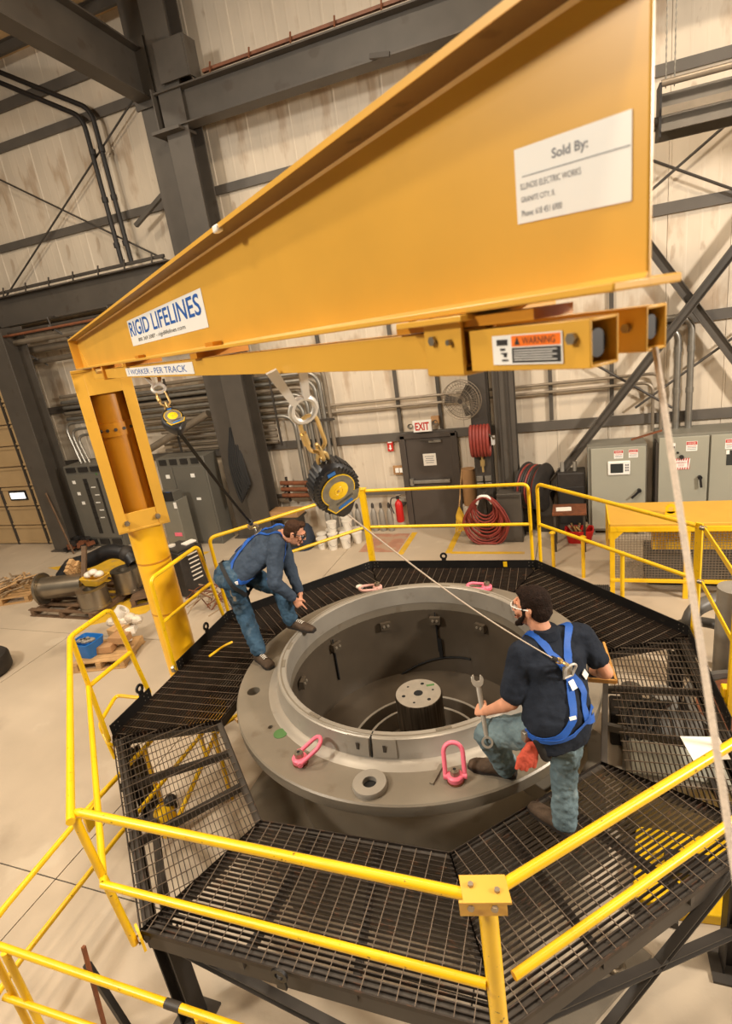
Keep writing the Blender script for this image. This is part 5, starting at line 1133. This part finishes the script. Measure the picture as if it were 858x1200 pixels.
def strap(name, pts, bv, w, m, par, off=.007, th=.004, n=6):
    P = spline(pts, n); R = []; k = len(P)
    Q = []; N = []
    for p in P:
        h = bv.find_nearest(p); nn = (p - h[0]); nn = h[1] if nn.length < 1e-4 or h[1].dot(nn) < 0 else nn.normalized()*.3 + h[1]; nn.normalize(); N.append(nn); Q.append(h[0] + nn*off)
    for i in range(k):
        tg = (Q[min(i + 1, k - 1)] - Q[max(i - 1, 0)]).normalized(); nn = N[i]; s = tg.cross(nn).normalized(); u = s.cross(tg)
        R.append([Q[i] + s*w/2 + u*th/2, Q[i] - s*w/2 + u*th/2, Q[i] - s*w/2 - u*th/2, Q[i] + s*w/2 - u*th/2])
    return MB().loops(R).build(name, m, par)
def hand(b, wrist, d, palm_n, curls, spread=.0, thumb=1, sc=1.0):
    """palm and five bent fingers; d = direction wrist to knuckles, palm_n = way the palm faces"""
    d = V(d).normalized(); n = V(palm_n); n = (n - d*n.dot(d)).normalized(); s = d.cross(n)*thumb; wrist = V(wrist)
    k = wrist + d*.085*sc
    b.loft([(wrist, s, n, .026*sc, .019*sc), (wrist + d*.03*sc, s, n, .034*sc, .018*sc), (k - d*.015*sc, s, n, .041*sc, .016*sc), (k + d*.008*sc, s, n, .038*sc, .013*sc)], 14)
    b.ball(wrist, .024*sc, 10, 8)
    for i, (x, L) in enumerate(((.030, .075), (.010, .083), (-.011, .077), (-.031, .060))):
        p = k + s*x*sc; a = 0; L *= sc; P = [p - d*.01]; q = p; rr = .0095*sc - .0006*i
        for j, f in enumerate((.45, .32, .23)):
            a += curls[i]*(.9 if j == 0 else 1.1); q = q + (d*math.cos(a) + n*math.sin(a) + s*x*spread*4).normalized()*L*f; P.append(q)
        b.limb(P, [rr*1.08, rr, rr*.93, rr*.8], 8)
    p = wrist + d*.03*sc + s*.028*sc; c = curls[4]
    q = p + (s*.75 + d*.6 + n*.25)*.036*sc; q2 = q + (d*.8 + n*(.3 + c*.5) + s*(.3 - c*.5)).normalized()*.034*sc; q3 = q2 + (d*.7 + n*(.4 + c*.6) - s*c*.4).normalized()*.026*sc
    b.limb([p, q, q2, q3], [.016*sc, .013*sc, .0115*sc, .0095*sc], 8)
HS = 1.10
def head(b, c, f, u, beard=0):
    """c = centre of the skull, f = facing, u = up"""
    f, u = V(f).normalized(), V(u); u = (u - f*u.dot(f)).normalized(); s = f.cross(u); A = (s, f, u); c = V(c)
    P = lambda x, y, z: c + (s*x + f*y + u*z)*HS
    b.ball(P(0, -.012, .03), (.076, .095, .09), 20, 14, A)
    b.loft([(P(0, .022, -.115), s, f, .030, .030), (P(0, .016, -.095), s, f, .047, .056), (P(0, .008, -.06), s, f, .060, .074), (P(0, .002, -.02), s, f, .068, .085), (P(0, 0, .02), s, f, .072, .09)], 20)
    b.ball(P(0, .072, -.108), (.022, .018, .016), 10, 8, A)
    b.limb([P(0, .094, .012), P(0, .108, -.022), P(0, .114, -.036)], [.009, .011, .013], 8); b.ball(P(.012, .1, -.038), .009, 8, 6); b.ball(P(-.012, .1, -.038), .009, 8, 6)
    b.tube([P(-.045, .078, .022), P(-.02, .092, .026), P(.02, .092, .026), P(.045, .078, .022)], .009, 8)
    for k in (-1, 1):
        b.ball(P(.04*k, .07, -.03), (.022, .018, .02), 10, 8, A)
        b.ball(P(.074*k, -.012, -.012), (.011, .021, .034), 10, 8, A); b.ball(P(.078*k, -.024, .004), (.012, .012, .02), 8, 6, A)
    b.tube([P(-.024, .088, -.068), P(0, .097, -.066), P(.024, .088, -.068)], .008, 8); b.tube([P(-.02, .086, -.080), P(0, .094, -.081), P(.02, .086, -.080)], .009, 8)
    return P, A
def face_parts(par, body, P, A):
    for k in (-1, 1):
        e = MB().ball(P(.031*k, .083, .003), (.013, .009, .010), 12, 8, A).build('eye', 'eye_white', body)
        MB().ball(P(.031*k, .0905, .003), (.006, .003, .006), 10, 6, A).build('iris', 'eye_dark', body)
        MB().tube([P(.05*k, .082, .022), P(.03*k, .094, .028), P(.014*k, .096, .024)], .004, 6).build('eyebrow', 'hair_dark', body)
    MB().tube([P(-.022, .096, -.074), P(0, .1035, -.073), P(.022, .096, -.074)], .0045, 6).build('mouth', 'lips', body)
def glasses(par, P, mf, arms=True):
    g = MB().tube([P(.082, -.02, .012), P(.078, .05, .014), P(.062, .088, .014), P(.03, .108, .014), P(0, .112, .012), P(-.03, .108, .014), P(-.062, .088, .014), P(-.078, .05, .014), P(-.082, -.02, .012)], .0042, 6).build('safety_glasses', mf, par)
    for k in (-1, 1): MB().extr([P(.008*k, .111, .012), P(.058*k, .094, .014), P(.06*k, .088, -.014), P(.035*k, .102, -.024), P(.012*k, .109, -.012)], P(0, .002, 0) - P(0, 0, 0)).build('lens', mf, g)
    return g
def boot(b, sole, heel, toe, zs, h=.12):
    heel, toe = V(heel), V(toe); d = (toe - heel); d.z = 0; L = d.length; d.normalize(); s = V((-d.y, d.x, 0)); z = Z*zs
    kb = 1.14; hl = V((heel.x, heel.y, 0)) - d*.02
    def at(x): return hl + d*x*kb + z
    b.loft([(at(.045) + Z*.02, s, d, 0.0388, 0.0504), (at(.05) + Z*.06, s, d, 0.0456, 0.0616), (at(.055) + Z*.10, s, d, 0.0479, 0.0582), (at(.058) + Z*h, s, d, 0.05, 0.055), (at(.06) + Z*(h + .03), s, d, 0.052, 0.056)], 16)
    b.loft([(at(.0) + Z*.03, s, Z, 0.0342, 0.0291), (at(.06) + Z*.045, s, Z, 0.0479, 0.0482), (at(.13) + Z*.048, s, Z, 0.0524, 0.0515), (at(.20) + Z*.038, s, Z, 0.0593, 0.0403), (at(.26) + Z*.032, s, Z, 0.0536, 0.0336), (at(L) + Z*.026, s, Z, 0.0342, 0.0224)], 16)
    xs_ = [0, .03, .09, .14, .20, .25, L]; ws = [.028, .043, .043, .042, .057, .055, .028]
    sole.extr([at(x - .006 if i == 0 else x + (.006 if i == 6 else 0)) + s*w_ for i, (x, w_) in enumerate(zip(xs_, ws))] + [at(x + (-.006 if i == 6 else .006 if i == 0 else 0)*-1) - s*w_ for i, (x, w_) in reversed(list(enumerate(zip(xs_, ws))))], Z*.03)
    # laces
    return [(at(.11 + .02*i) + Z*(.098 - .004*i), s) for i in range(5)]
def cuffring(b, c, d, r, th=.012, l=.02): 
    c, d = V(c), V(d).normalized(); b.caps(c - d*l, c + d*l, r, r); return b

# ---------------------------------------------------------------- worker on the right, seen from behind
t = thing('person', 'man seen from behind, navy shirt and jeans, one foot on the casing, wrench in hand', 'person', (-.15, 3.0, ZG)); WR = t
F = V((-.65, .76, 0)); S = V((.76, .65, 0))
pel = V((-.165, 2.95, 1.97)); che = V((-.185, 3.07, 2.28)); nk = V((-.215, 3.10, 2.50)); hc = V((-.28, 3.12, 2.66))
lsh, rsh = V((-.345, 2.96, 2.425)), V((.0, 3.215, 2.43))
lel, lwr = V((-.405, 2.875, 2.13)), V((-.585, 3.0, 1.945))
rel, rwr = V((.135, 3.17, 2.19)), V((.065, 3.36, 2.06))
lhp, rhp = pel - S*.095 - Z*.03, pel + S*.095 - Z*.03
lkn, lan = V((-.60, 3.03, 1.735)), V((-.515, 3.155, 1.37)); rkn, ran = V((-.125, 3.055, 1.535)), V((-.135, 3.0, 1.125))
ub = (nk - pel).normalized(); HF = V((-.93, .34, -.08)).normalized()
b = MB(); P, A = head(b, hc, HF, (.05, 0, 1))
b.caps(hc - Z*.07 - HF*.02, nk - Z*.03, .058, .066)
b.loft([(pel - Z*.08, S, F, .14, .10), (pel + Z*.05, S, F, .16, .11), (che, S, F, .165, .115), (nk - Z*.1, S, F, .17, .10), (nk - Z*.02, S, F, .07, .07)], 20)
b.limb([nk - Z*.08, lsh, lel, lwr], [.07, .058, .045, .030]); b.limb([nk - Z*.08, rsh, rel, rwr], [.07, .058, .043, .030])
b.caps(lel + (lwr - lel)*.25, lel + (lwr - lel)*.5, .046, .04); b.caps(rel + (rwr - rel)*.25, rel + (rwr - rel)*.5, .045, .04)
b.limb([lhp, lkn, lan, lan - Z*.07], [.085, .058, .03, .022]); b.limb([rhp, rkn, ran, ran - Z*.06], [.085, .058, .03, .022])
gp = V((-.645, 3.055, 1.90))
hand(b, lwr, (gp - lwr) + V((-.03, .0, .01)), V((.25, .5, -.75)), (1.25, 1.25, 1.3, 1.35, 1.0), thumb=-1, sc=1.05)
hand(b, rwr, V((.35, .35, -.7)), V((-.3, .7, .1)), (.5, .55, .6, .65, .5), thumb=1)
body, bvb = garment('body', b, 'skin', t, .0062, 3)
face_parts(t, body, P, A); glasses(t, P, 'white_label')
hb = MB(); hb.ball(P(0, -.022, .04), (.085, .098, .092), 20, 14, A); hb.ball(P(0, -.05, -.01), (.08, .07, .085), 18, 12, A)
hb.ball(P(0, .035, .085), (.06, .045, .03), 12, 8, A)
for k in (-1, 1): hb.caps(P(.074*k, .012, .03), P(.07*k, .018, -.03), .014, .012)
garment('hair', hb, 'hair_dark', t, .007, 2, (.010, .02))
bd_ = MB()
for k in (-1, 1): bd_.tube([P(.07*k, .02, -.03), P(.062*k, .045, -.07), P(.042*k, .078, -.1), P(.012*k, .094, -.112)], [.010, .015, .017, .016], 8)
bd_.ball(P(0, .078, -.112), (.034, .022, .020), 12, 8, A); bd_.tube([P(-.032, .088, -.058), P(0, .104, -.056), P(.032, .088, -.058)], .007, 7)
garment('beard', bd_, 'hair_dark', t, .006, 2, (.006, .02))
# shirt: loose, untucked, short sleeves
b = MB(); hem = pel - Z*.10
b.loft([(hem + F*-.01, S, F, .215, .165), (pel + F*-.015, S, F, .215, .165), (pel + Z*.12 - F*.02, S, F, .21, .16), (che - F*.01, S, F, .215, .155), (che + Z*.1 - F*.01, S, F, .215, .145), (nk - Z*.07 - F*.01, S, F, .17, .11), (nk - Z*.02, S, F, .095, .085), (nk + Z*.015, S, F, .078, .075)], 26, .9)
b.limb([nk - Z*.075 - S*.05, lsh - Z*.005, lsh + (lel - lsh)*.78], [.085, .082, .080]); b.limb([nk - Z*.075 + S*.05, rsh - Z*.005, rsh + (rel - rsh)*.66], [.08, .074, .066])
b.ball(lel + (lsh - lel)*.22, (.084, .084, .05), 14, 8); 
shirt, bvs = garment('shirt', b, 'shirt_navy', t, .011, 4, (.03, .09))
cl = MB().loft([(nk - Z*.02 - F*.01, S, F, .09, .085), (nk + Z*.035 - F*.012, S, F, .072, .074)], 22).build('collar', 'shirt_navy', t)
b = MB()
b.loft([(pel - Z*.12, S, F, .165, .125), (pel + Z*.02, S, F, .17, .13), (pel + Z*.08, S, F, .165, .125)], 22)
b.limb([lhp - S*.01, lhp + (lkn - lhp)*.55, lkn, lkn + (lan - lkn)*.5, lan + Z*.01], [.118, .104, .09, .084, .082]); b.limb([rhp, rhp + (rkn - rhp)*.5, rkn, rkn + (ran - rkn)*.5, ran + Z*.01], [.12, .104, .088, .082, .083])
garment('jeans', b, 'denim_light', t, .010, 2, (.034, .055))
bo, so = MB(), MB()
for h_, t_, z_ in ((V((-.475, 3.17, 0)), V((-.765, 3.20, 0)), ZF), (V((-.10, 2.97, 0)), V((-.35, 3.14, 0)), ZG)):
    b, s_ = MB(), MB(); boot(b, s_, h_, t_, z_); bt, _ = garment('boot', b, 'boot_brown', t, .007, 2); s_.build('sole', 'boot_sole', bt)
# harness
dr = nk - Z*.17 - F*.17
hn = 'harness_blue'
st1 = strap('harness_strap', [lsh + S*.11 + F*.12 + Z*.02, lsh + S*.10 + Z*.10, dr + S*-.03 + Z*.06, dr - F*.02, che - F*.2 + S*.06 - Z*.06, pel - F*.2 + S*.09 + Z*.1, pel - F*.12 + S*.22 + Z*.02], bvs, .045, hn, t)
st2 = strap('harness_strap', [rsh - S*.09 + F*.12 + Z*.02, rsh - S*.09 + Z*.10, dr + S*.03 + Z*.06, dr - F*.02, che - F*.2 - S*.02 - Z*.06, pel - F*.2 - S*.03 + Z*.12, pel - F*.16 - S*.14 + Z*.03, pel - S*.25 + Z*.02], bvs, .045, hn, t)
strap('harness_strap', [pel - S*.25 + Z*.02, pel - F*.19 - S*.1 + Z*.02, pel - F*.2 + S*.06 + Z*.07, pel - F*.16 + S*.18 + Z*.14], bvs, .03, hn, t, .012)
h = bvs.find_nearest(dr); dn = h[1]; dpos = h[0] + dn*.022
dp = MB().obox(dpos - dn*.008, S*.035, dn*.005, Z*.045).build('back_pad', 'galvanized', t, bevel=.006)
du = (Z*.9 + dn*.35).normalized()
MB().tube([dpos + dn*.012 - S*.03 - du*.035, dpos + dn*.014 - S*.034 + du*.02] + arc(dpos + dn*.016 + du*.045, .036, math.pi, 0, 8, S, du) + [dpos + dn*.014 + S*.034 + du*.02, dpos + dn*.012 + S*.03 - du*.035], .007, 8, closed=True).build('d_ring', 'trolley_zinc', t)
def label_on(p, w_, h_, m, up_):
    h = bvs.find_nearest(V(p)); n = h[1]; u = (V(up_) - n*V(up_).dot(n)).normalized(); s = u.cross(n)
    MB().obox(h[0] + n*.016, s*w_/2, u*h_/2, n*.002).build('strap_label', m, t)
label_on(che - F*.2 + S*.0 - Z*.02, .04, .055, 'white_label', Z); label_on(che - F*.2 + S*.13 - Z*.0, .04, .05, 'white_label', Z + S*-.5)
label_on(pel - F*.2 - S*.02 + Z*.16, .04, .02, 'white_label', Z)
bl = MB(); bl.loft([(pel - Z*.05, S, F, .182, .142), (pel - Z*.01, S, F, .182, .142)], 24).build('belt', 'web_black', t)
MB().box(pel - S*.22 - F*.02 + Z*.0, (.06, .04, .07), .7).build('belt_buckle', 'galvanized', t, bevel=.006)
MB().caps(pel - S*.19 - F*.08 + Z*.0, pel - S*.15 - F*.1 - Z*.12, .03, .035).build('leg_strap', 'web_black', t)
# what he holds and carries
g = thing('work_glove', 'red work gloves hanging from the navy shirted man\'s belt', 'glove', pel - S*.2 - F*.1)
gb = MB(); g0 = pel - S*.235 - F*.06 - Z*.04
for k in range(5): gb.limb([g0 + S*.012*k, g0 + V((.01*k - .03, -.012, -.07)) - S*.03 + S*.014*k, g0 + V((.012*k - .04, -.02, -.13 - .012*(k % 3))) - S*.045 + S*.016*k], [.022, .02, .014], 8)
gm, _ = garment('glove_body', gb, 'glove_red', g, .006, 1, (.008, .03))
w_ = thing('wrench', 'large steel combination wrench held over the bent knee', 'wrench', gp)
# shank runs from the ring end low by the shin up through the fist
wt, wr_ = V((-.652, 3.118, 2.08)), V((-.580, 2.902, 1.782)); wd = (wt - wr_).normalized(); wn = (V((0, 0, 0)) - V((wr_.x, wr_.y, -1.2))).normalized(); wn = (wn - wd*wn.dot(wd)).normalized(); wsd = wd.cross(wn)
MB().loft([(wr_ + wd*.03, wsd, wn, .014, .008), (wr_ + wd*.15, wsd, wn, .016, .0075), (wt - wd*.03, wsd, wn, .018, .0085)], 14).build('shank', 'machined', w_)
MB().lathe([(.023, -.011), (.036, -.011), (.038, 0), (.036, .011), (.023, .011)], wr_, 24, axis=wn, closed=True).build('ring_end', 'machined', w_)
jaw = [(-.018, -.035), (-.034, -.02), (-.042, .005), (-.038, .032), (-.022, .05), (-.019, .045), (-.018, .012), (-.010, .004), (.010, .004), (.018, .012), (.019, .038), (.024, .044), (.038, .026), (.042, .005), (.034, -.02), (.018, -.035)]
MB().extr([wt + wsd*x + wd*y - wn*.009 for x, y in jaw], wn*.018).build('open_jaw', 'machined', w_, bevel=.002)
cbx = thing('clipboard', 'black binder with tan leather edge under the standing man\'s right arm', 'binder', (.1, 3.45, 2.0))
q = [V((.03, 3.30, 2.02)), V((.20, 3.30, 2.02)), V((.145, 3.74, 2.02)), V((.03, 3.70, 2.02))]
MB().extr(q, Z*.018).build('cover', 'web_black', cbx, smooth=False)
for i in range(2): MB().bar(q[i] + Z*.012, q[i + 1] + Z*.012, .014, .028).build('leather_edge', 'tan_leather', cbx)

# ---------------------------------------------------------------- worker on the left, bowed over the casing
t = thing('person', 'man bowed over the casing rim in blue long-sleeved shirt and dark jeans', 'person', (-3.1, 4.4, ZF)); WL = t
F = V((.93, .34, 0)).normalized(); S = V((F.y, -F.x, 0))        # S = his right
rhp, lhp = V((-3.335, 4.36, 2.13)), V((-3.375, 4.56, 2.14)); pel = (rhp + lhp)/2 + Z*.03
rsh, lsh = V((-2.90, 4.62, 2.435)), V((-3.01, 4.90, 2.455)); ms_ = (rsh + lsh)/2
ud = (ms_ - pel).normalized(); fb = (F - ud*F.dot(ud)).normalized(); fb = -fb if fb.z > 0 else fb; sd = (rsh - lsh).normalized()
rkn, ran = V((-3.35, 4.44, 1.735)), V((-3.135, 4.25, 1.375)); lkn, lan = V((-3.02, 4.70, 1.88)), V((-2.89, 4.575, 1.565))
rel, rwr = V((-2.885, 4.42, 2.09)), V((-2.755, 4.515, 1.865)); lel, lwr = V((-2.90, 4.78, 2.13)), V((-2.735, 4.62, 1.87))
hc = V((-2.73, 4.735, 2.515)); HF = V((.80, .34, -.46)).normalized(); nkb = ms_ + ud*.05 + Z*.0
b = MB(); P, A = head(b, hc, HF, (.46, .1, .88))
b.caps(hc - A[2]*.075 - HF*.03, nkb, .056, .064)
b.loft([(pel - ud*.08, sd, fb, .14, .10), (pel + ud*.08, sd, fb, .15, .105), (pel + ud*.3, sd, fb, .165, .115), (ms_ - ud*.05, sd, fb, .165, .1), (ms_ + ud*.03, sd, fb, .07, .07)], 20)
b.limb([ms_, rsh, rel, rwr], [.07, .058, .044, .029]); b.limb([ms_, lsh, lel, lwr], [.07, .058, .044, .029])
b.limb([rhp, rkn, ran, ran - Z*.06], [.085, .058, .03, .022]); b.limb([lhp, lkn, lan, lan - Z*.06], [.085, .058, .03, .022])
hand(b, rwr, V((.06, .0, -.1)), V((-.3, .9, -.1)), (.15, 1.2, 1.3, 1.3, .6), thumb=1, sc=1.05)
hand(b, lwr, V((.02, -.07, -.08)), V((-.75, -.3, -.2)), (1.1, 1.2, 1.3, 1.3, .8), thumb=1, sc=1.0)
body, _ = garment('body', b, 'skin', t, .0062, 3)
face_parts(t, body, P, A); glasses(t, P, 'glasses_black')
hb = MB(); hb.ball(P(0, -.022, .042), (.080, .094, .088), 20, 14, A); hb.ball(P(0, -.045, -.005), (.076, .066, .07), 18, 12, A); hb.ball(P(0, .04, .1), (.055, .04, .028), 12, 8, A)
for k in (-1, 1): hb.caps(P(.072*k, .01, .03), P(.07*k, .014, -.01), .012, .010)
garment('hair', hb, 'hair_brown', t, .007, 2, (.006, .015))
b = MB()
b.loft([(pel - ud*.02, sd, fb, .175, .145), (pel + ud*.12 - fb*.015, sd, fb, .185, .155), (pel + ud*.30 - fb*.02, sd, fb, .20, .165), (ms_ - ud*.10 - fb*.015, sd, fb, .21, .15), (ms_ - ud*.01, sd, fb, .16, .11), (ms_ + ud*.05, sd, fb, .085, .078), (ms_ + ud*.075, sd, fb, .075, .07)], 26, .9)
b.limb([ms_ + sd*.06, rsh, rel, rel + (rwr - rel)*.85], [.09, .092, .074, .056]); b.limb([ms_ - sd*.06, lsh, lel, lel + (lwr - lel)*.85], [.09, .092, .074, .056])
shirt, bvs = garment('shirt', b, 'shirt_blue', t, .010, 3, (.03, .08))
MB().loft([(ms_ + ud*.045, sd, fb, .092, .085), (ms_ + ud*.10, sd, fb, .076, .074)], 22).build('collar', 'shirt_blue', t)
for s_ in (rel + (rwr - rel)*.87, lel + (lwr - lel)*.87): pass
b = MB()
b.loft([(pel - ud*.12 - Z*.02, sd, fb, .16, .125), (pel, sd, fb, .17, .13), (pel + ud*.05, sd, fb, .168, .128)], 22); b.ball(pel - ud*.05 - Z*.0 - fb*.03, (.17, .17, .15), 16, 10)
b.limb([rhp, rhp + (rkn - rhp)*.5, rkn, rkn + (ran - rkn)*.5, ran + Z*.035], [.12, .108, .09, .084, .078]); b.limb([lhp, lhp + (lkn - lhp)*.5, lkn, lkn + (lan - lkn)*.5, lan + Z*.035], [.12, .104, .086, .082, .08])
jeans, bvj = garment('jeans', b, 'denim_dark', t, .010, 2, (.034, .055))
for h_, t_, z_ in ((V((-3.19, 4.27, 0)), V((-2.95, 4.13, 0)), ZF), (V((-2.93, 4.60, 0)), V((-2.625, 4.53, 0)), 1.4795)):
    b, s_ = MB(), MB(); lc = boot(b, s_, h_, t_, z_); bt, _ = garment('boot', b, 'boot_brown', t, .007, 2); s_.build('sole', 'boot_sole', bt)
    for p, s2 in lc: MB().tube([p - s2*.022 + Z*.004, p + Z*.012, p + s2*.022 + Z*.004], .004, 5).build('lace', 'bucket_white', bt)
strap('belt', [pel + ud*.0 + sd*.25, pel - fb*.25 + sd*.1, pel - fb*.25 - sd*.1, pel - sd*.25], bvj, .04, 'web_black', t, .012)
strap('belt', [pel + ud*.0 + sd*.25, pel + fb*.25 + sd*.1, pel + fb*.25 - sd*.1, pel - sd*.25], bvj, .04, 'web_black', t, .012)
dr = ms_ - ud*.12 - fb*.2
strap('harness_strap', [rsh - sd*.03 + fb*.14 - ud*.04, rsh - sd*.04 + ud*.10, rsh - sd*.05 - fb*.12, dr + sd*.03, pel + ud*.30 - fb*.22 + sd*.08, pel + ud*.12 - fb*.2 + sd*.16, pel - ud*.0 - fb*.1 + sd*.24], bvs, .045, 'harness_blue', t)
strap('harness_strap', [lsh + sd*.06 + fb*.1 + ud*.02, lsh + sd*.06 + ud*.10, lsh + sd*.07 - fb*.12, dr, pel + ud*.28 - fb*.25 - sd*.04, pel + ud*.10 - fb*.22 - sd*.08], bvs, .045, 'harness_blue', t)
strap('chest_strap', [pel + ud*.06 + sd*.25 - fb*.02, pel + ud*.08 + sd*.24 + fb*.08, pel + ud*.12 + sd*.14 + fb*.2, pel + ud*.14 - sd*.1 + fb*.2], bvs, .04, 'harness_blue', t)
strap('harness_strap', [rsh - sd*.05 + fb*.12, ms_ + sd*.1 - ud*.15 + fb*.2, pel + ud*.2 + sd*.1 + fb*.2], bvs, .045, 'harness_blue', t)
h = bvs.find_nearest(dr); dn = h[1]; lpos = h[0] + dn*.02
MB().obox(lpos - dn*.008, sd*.035, ud*.045, dn*.005).build('back_pad', 'galvanized', t, bevel=.005)
MB().tube([lpos + dn*.03 + (sd*math.cos(a)*.026 + (dn*.8 + ud*.6)*math.sin(a)*.032) for a in [2*math.pi*i/14 for i in range(14)]], .0055, 7, closed=True).build('d_ring', 'galvanized', t)
k0 = pel + sd*.2 - ud*.06 + fb*.04
kh = bvj.find_nearest(k0)[0]; kn = bvj.find_nearest(k0)[1]
MB().tube([kh + kn*.015, kh + kn*.02 - Z*.05, kh + kn*.02 - Z*.09 + F*.02], .006, 6).box(kh + kn*.018 - Z*.1 + F*.025, (.03, .012, .05)).build('key_clip', 'galvanized', t)
MB().box(bvs.find_nearest(pel + sd*.25 + ud*.05)[0], (.05, .04, .03), .3).build('strap_label', 'white_label', t)

# lifelines clip on to the two men
p1 = J(5.03, .03, 4.292); c1 = V((-.89, 1.905, 3.84))
tt, dv = srl('large black and yellow fall arrester hanging over the casing', p1, c1, .108, CAM - c1 + V((.75, -.1, -.35)), None, 'rope_white', .0035, True, dpos + (c1 - dpos).normalized()*.17 + dn*.03)
snap_hook(tt, dpos + (c1 - dpos).normalized()*.17 + dn*.03, (dpos + du*.05 + dn*.02) - (dpos + (c1 - dpos).normalized()*.17 + dn*.03), .15)
p2 = J(2.97, -.0, 4.295); c2_ = V((-2.24, 2.74, 4.035))
hk = lpos + (c2_ - lpos).normalized()*.34 + dn*.02
tt, dv = srl('small black and yellow fall arrester hanging near the mast', p2, c2_, .078, CAM - c2_ + V((.5, .2, -.3)), None, 'web_black', .012, False, hk)
snap_hook(tt, hk, lpos + dn*.05 - hk, .30)
# tag line hanging from the end of the second track
tag(MB().tube([V((.125, 1.072, 4.296)) + (V((.181, .659, 3.67)) - V((.125, 1.072, 4.296)))*(i/12*2.6) for i in range(13)], .0052, 8).build('tag_rope', 'rope_white'), 'pale tag rope hanging from the track end, right foreground', 'rope')
